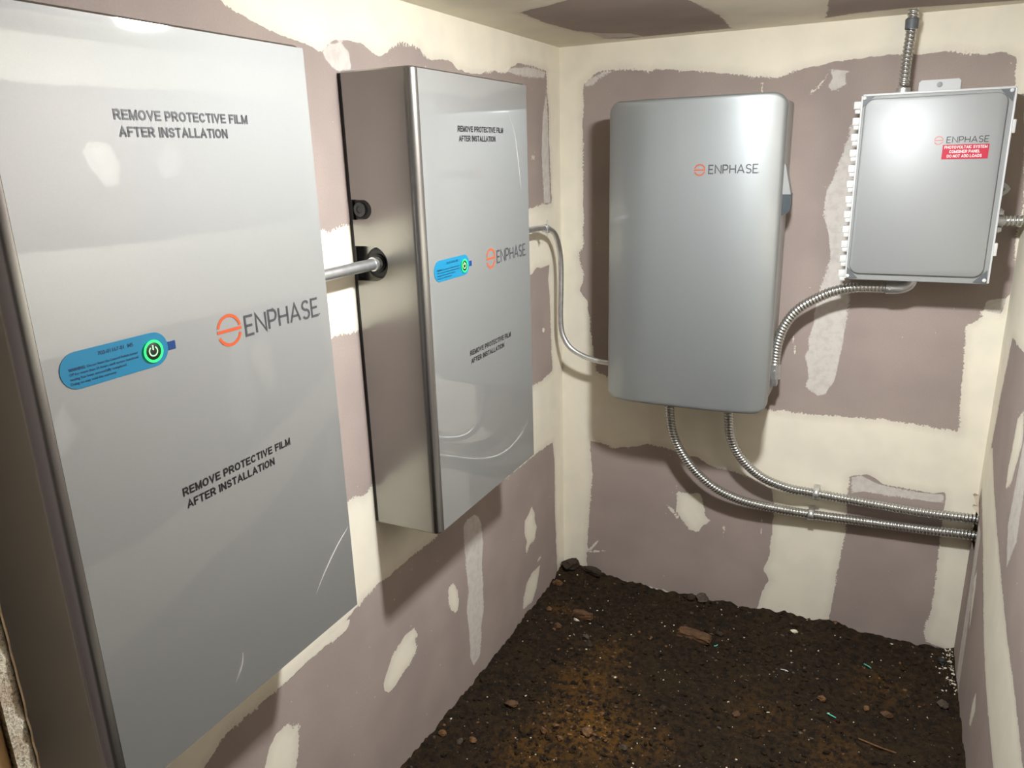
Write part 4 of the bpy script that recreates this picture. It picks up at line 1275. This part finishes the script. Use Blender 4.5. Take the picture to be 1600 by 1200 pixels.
def clipping(name, a, b, r, mat, label, cat, bend=0.004):
    pa = Vector((*a, float(floor_z(*a))+0.004)); pb = Vector((*b, float(floor_z(*b))+0.004))
    mid = (pa+pb)/2+Vector((bend, -bend, 0.002))
    mid.z = max(mid.z, float(floor_z(mid.x, mid.y))+0.004)
    base = pa.copy()
    o = mesh_obj(name, tube_mesh(name, [pa-base, mid-base, pb-base], pipe_r(r), 0.004, 8), mat, None, 60)
    o.location = base
    return tag(o, label, cat)
clipping('wire_clipping', (1.108, -0.172), (1.128, -0.196), 0.0018, 'wire_bit', 'green wire clipping lying nearest the back wall', 'wire')
clipping('wire_clipping', (1.018, -0.482), (1.042, -0.488), 0.0018, 'wire_bit', 'green wire clipping beside the bright ochre pebble', 'wire')
clipping('wire_clipping', (0.650, -0.268), (0.658, -0.250), 0.0018, 'wire_bit', 'green wire clipping at the right end of the brick fragment', 'wire')
clipping('twig', (1.105, -0.540), (1.200, -0.555), 0.0022, 'stone_ochre', 'thin brown twig lying on the right of the dirt', 'twig', 0.006)
clipping('twig', (0.118, -0.075), (0.128, -0.115), 0.0035, 'stone_dark', 'short dark twig below the clod in the left corner', 'twig', 0.002)
clipping('wire_clipping', (0.870, -0.318), (0.893, -0.335), 0.0013, 'white_ink', 'thin white wire clipping in the middle of the dirt', 'wire')

def scatter(name, n, smin, smax, mat, label, cat, seed, box_=(0.01, W-0.01, -1.45, -0.01), weight=None, flat=0.7):
    rnd = random.Random(seed)
    V, F = [], []
    bm = bmesh.new()
    bmesh.ops.create_icosphere(bm, subdivisions=1, radius=1.0)
    bm.verts.ensure_lookup_table()
    base = [v.co.copy() for v in bm.verts]
    fs = [[v.index for v in f.verts] for f in bm.faces]
    bm.free()
    k = 0
    while k < n:
        x, y = rnd.uniform(box_[0], box_[1]), rnd.uniform(box_[2], box_[3])
        if weight and rnd.random() > weight(x, y):
            continue
        s = smin+(smax-smin)*rnd.random()**3
        sx, sy, sz = s*rnd.uniform(0.6, 1.3), s*rnd.uniform(0.5, 1.0), s*rnd.uniform(0.4, flat)
        a = rnd.uniform(0, math.pi)
        ca, sa = math.cos(a), math.sin(a)
        z = float(floor_z(x, y))+sz*0.45
        o = len(V)
        for b in base:
            j = rnd.uniform(0.75, 1.2)
            px_, py_ = b.x*sx*j, b.y*sy*j
            V.append((x+px_*ca-py_*sa, y+px_*sa+py_*ca, z+b.z*sz*j))
        F += [[o+i for i in f] for f in fs]
        k += 1
    me = bpy.data.meshes.new(name)
    me.from_pydata(V, [], F)
    o = mesh_obj(name, me, mat)
    return tag(o, label, cat, kind='stuff')
scatter('loose_soil', 3800, 0.0022, 0.011, 'dirt', 'loose dark soil crumbs strewn over the dirt', 'soil', 11)
scatter('loose_gravel', 420, 0.0022, 0.0075, 'stone_grey', 'fine grey-brown gravel strewn over the dirt', 'gravel', 12)
scatter('ochre_gravel', 420, 0.0020, 0.0080, 'stone_ochre', 'fine ochre gravel in the orange patches of dirt', 'gravel', 13,
        weight=lambda x, y: 0.06+max(math.exp(-((x-0.38)**2+(y+0.80)**2)/0.03), 0.6*math.exp(-((x-0.34)**2+(y+0.5)**2)/0.03)))
scatter('plaster_specks', 480, 0.0009, 0.0044, 'plaster_bit', 'tiny white plaster specks sprinkled over the dirt', 'plaster', 14,
        weight=lambda x, y: 0.45+0.55*math.exp(-((x-0.7)**2+(y+0.3)**2)/0.05))
scatter('corner_plaster_dust', 130, 0.0010, 0.0055, 'plaster_bit', 'white plaster dust heaped in the right back corner', 'plaster', 15, box_=(1.26, W-0.004, -0.30, -0.005),
        weight=lambda x, y: math.exp(-((W-x)/0.03)**2-((y+0.02)/0.14)**2))

for o in list(bpy.data.objects):
    if 'local' in o.keys():
        del o['local']
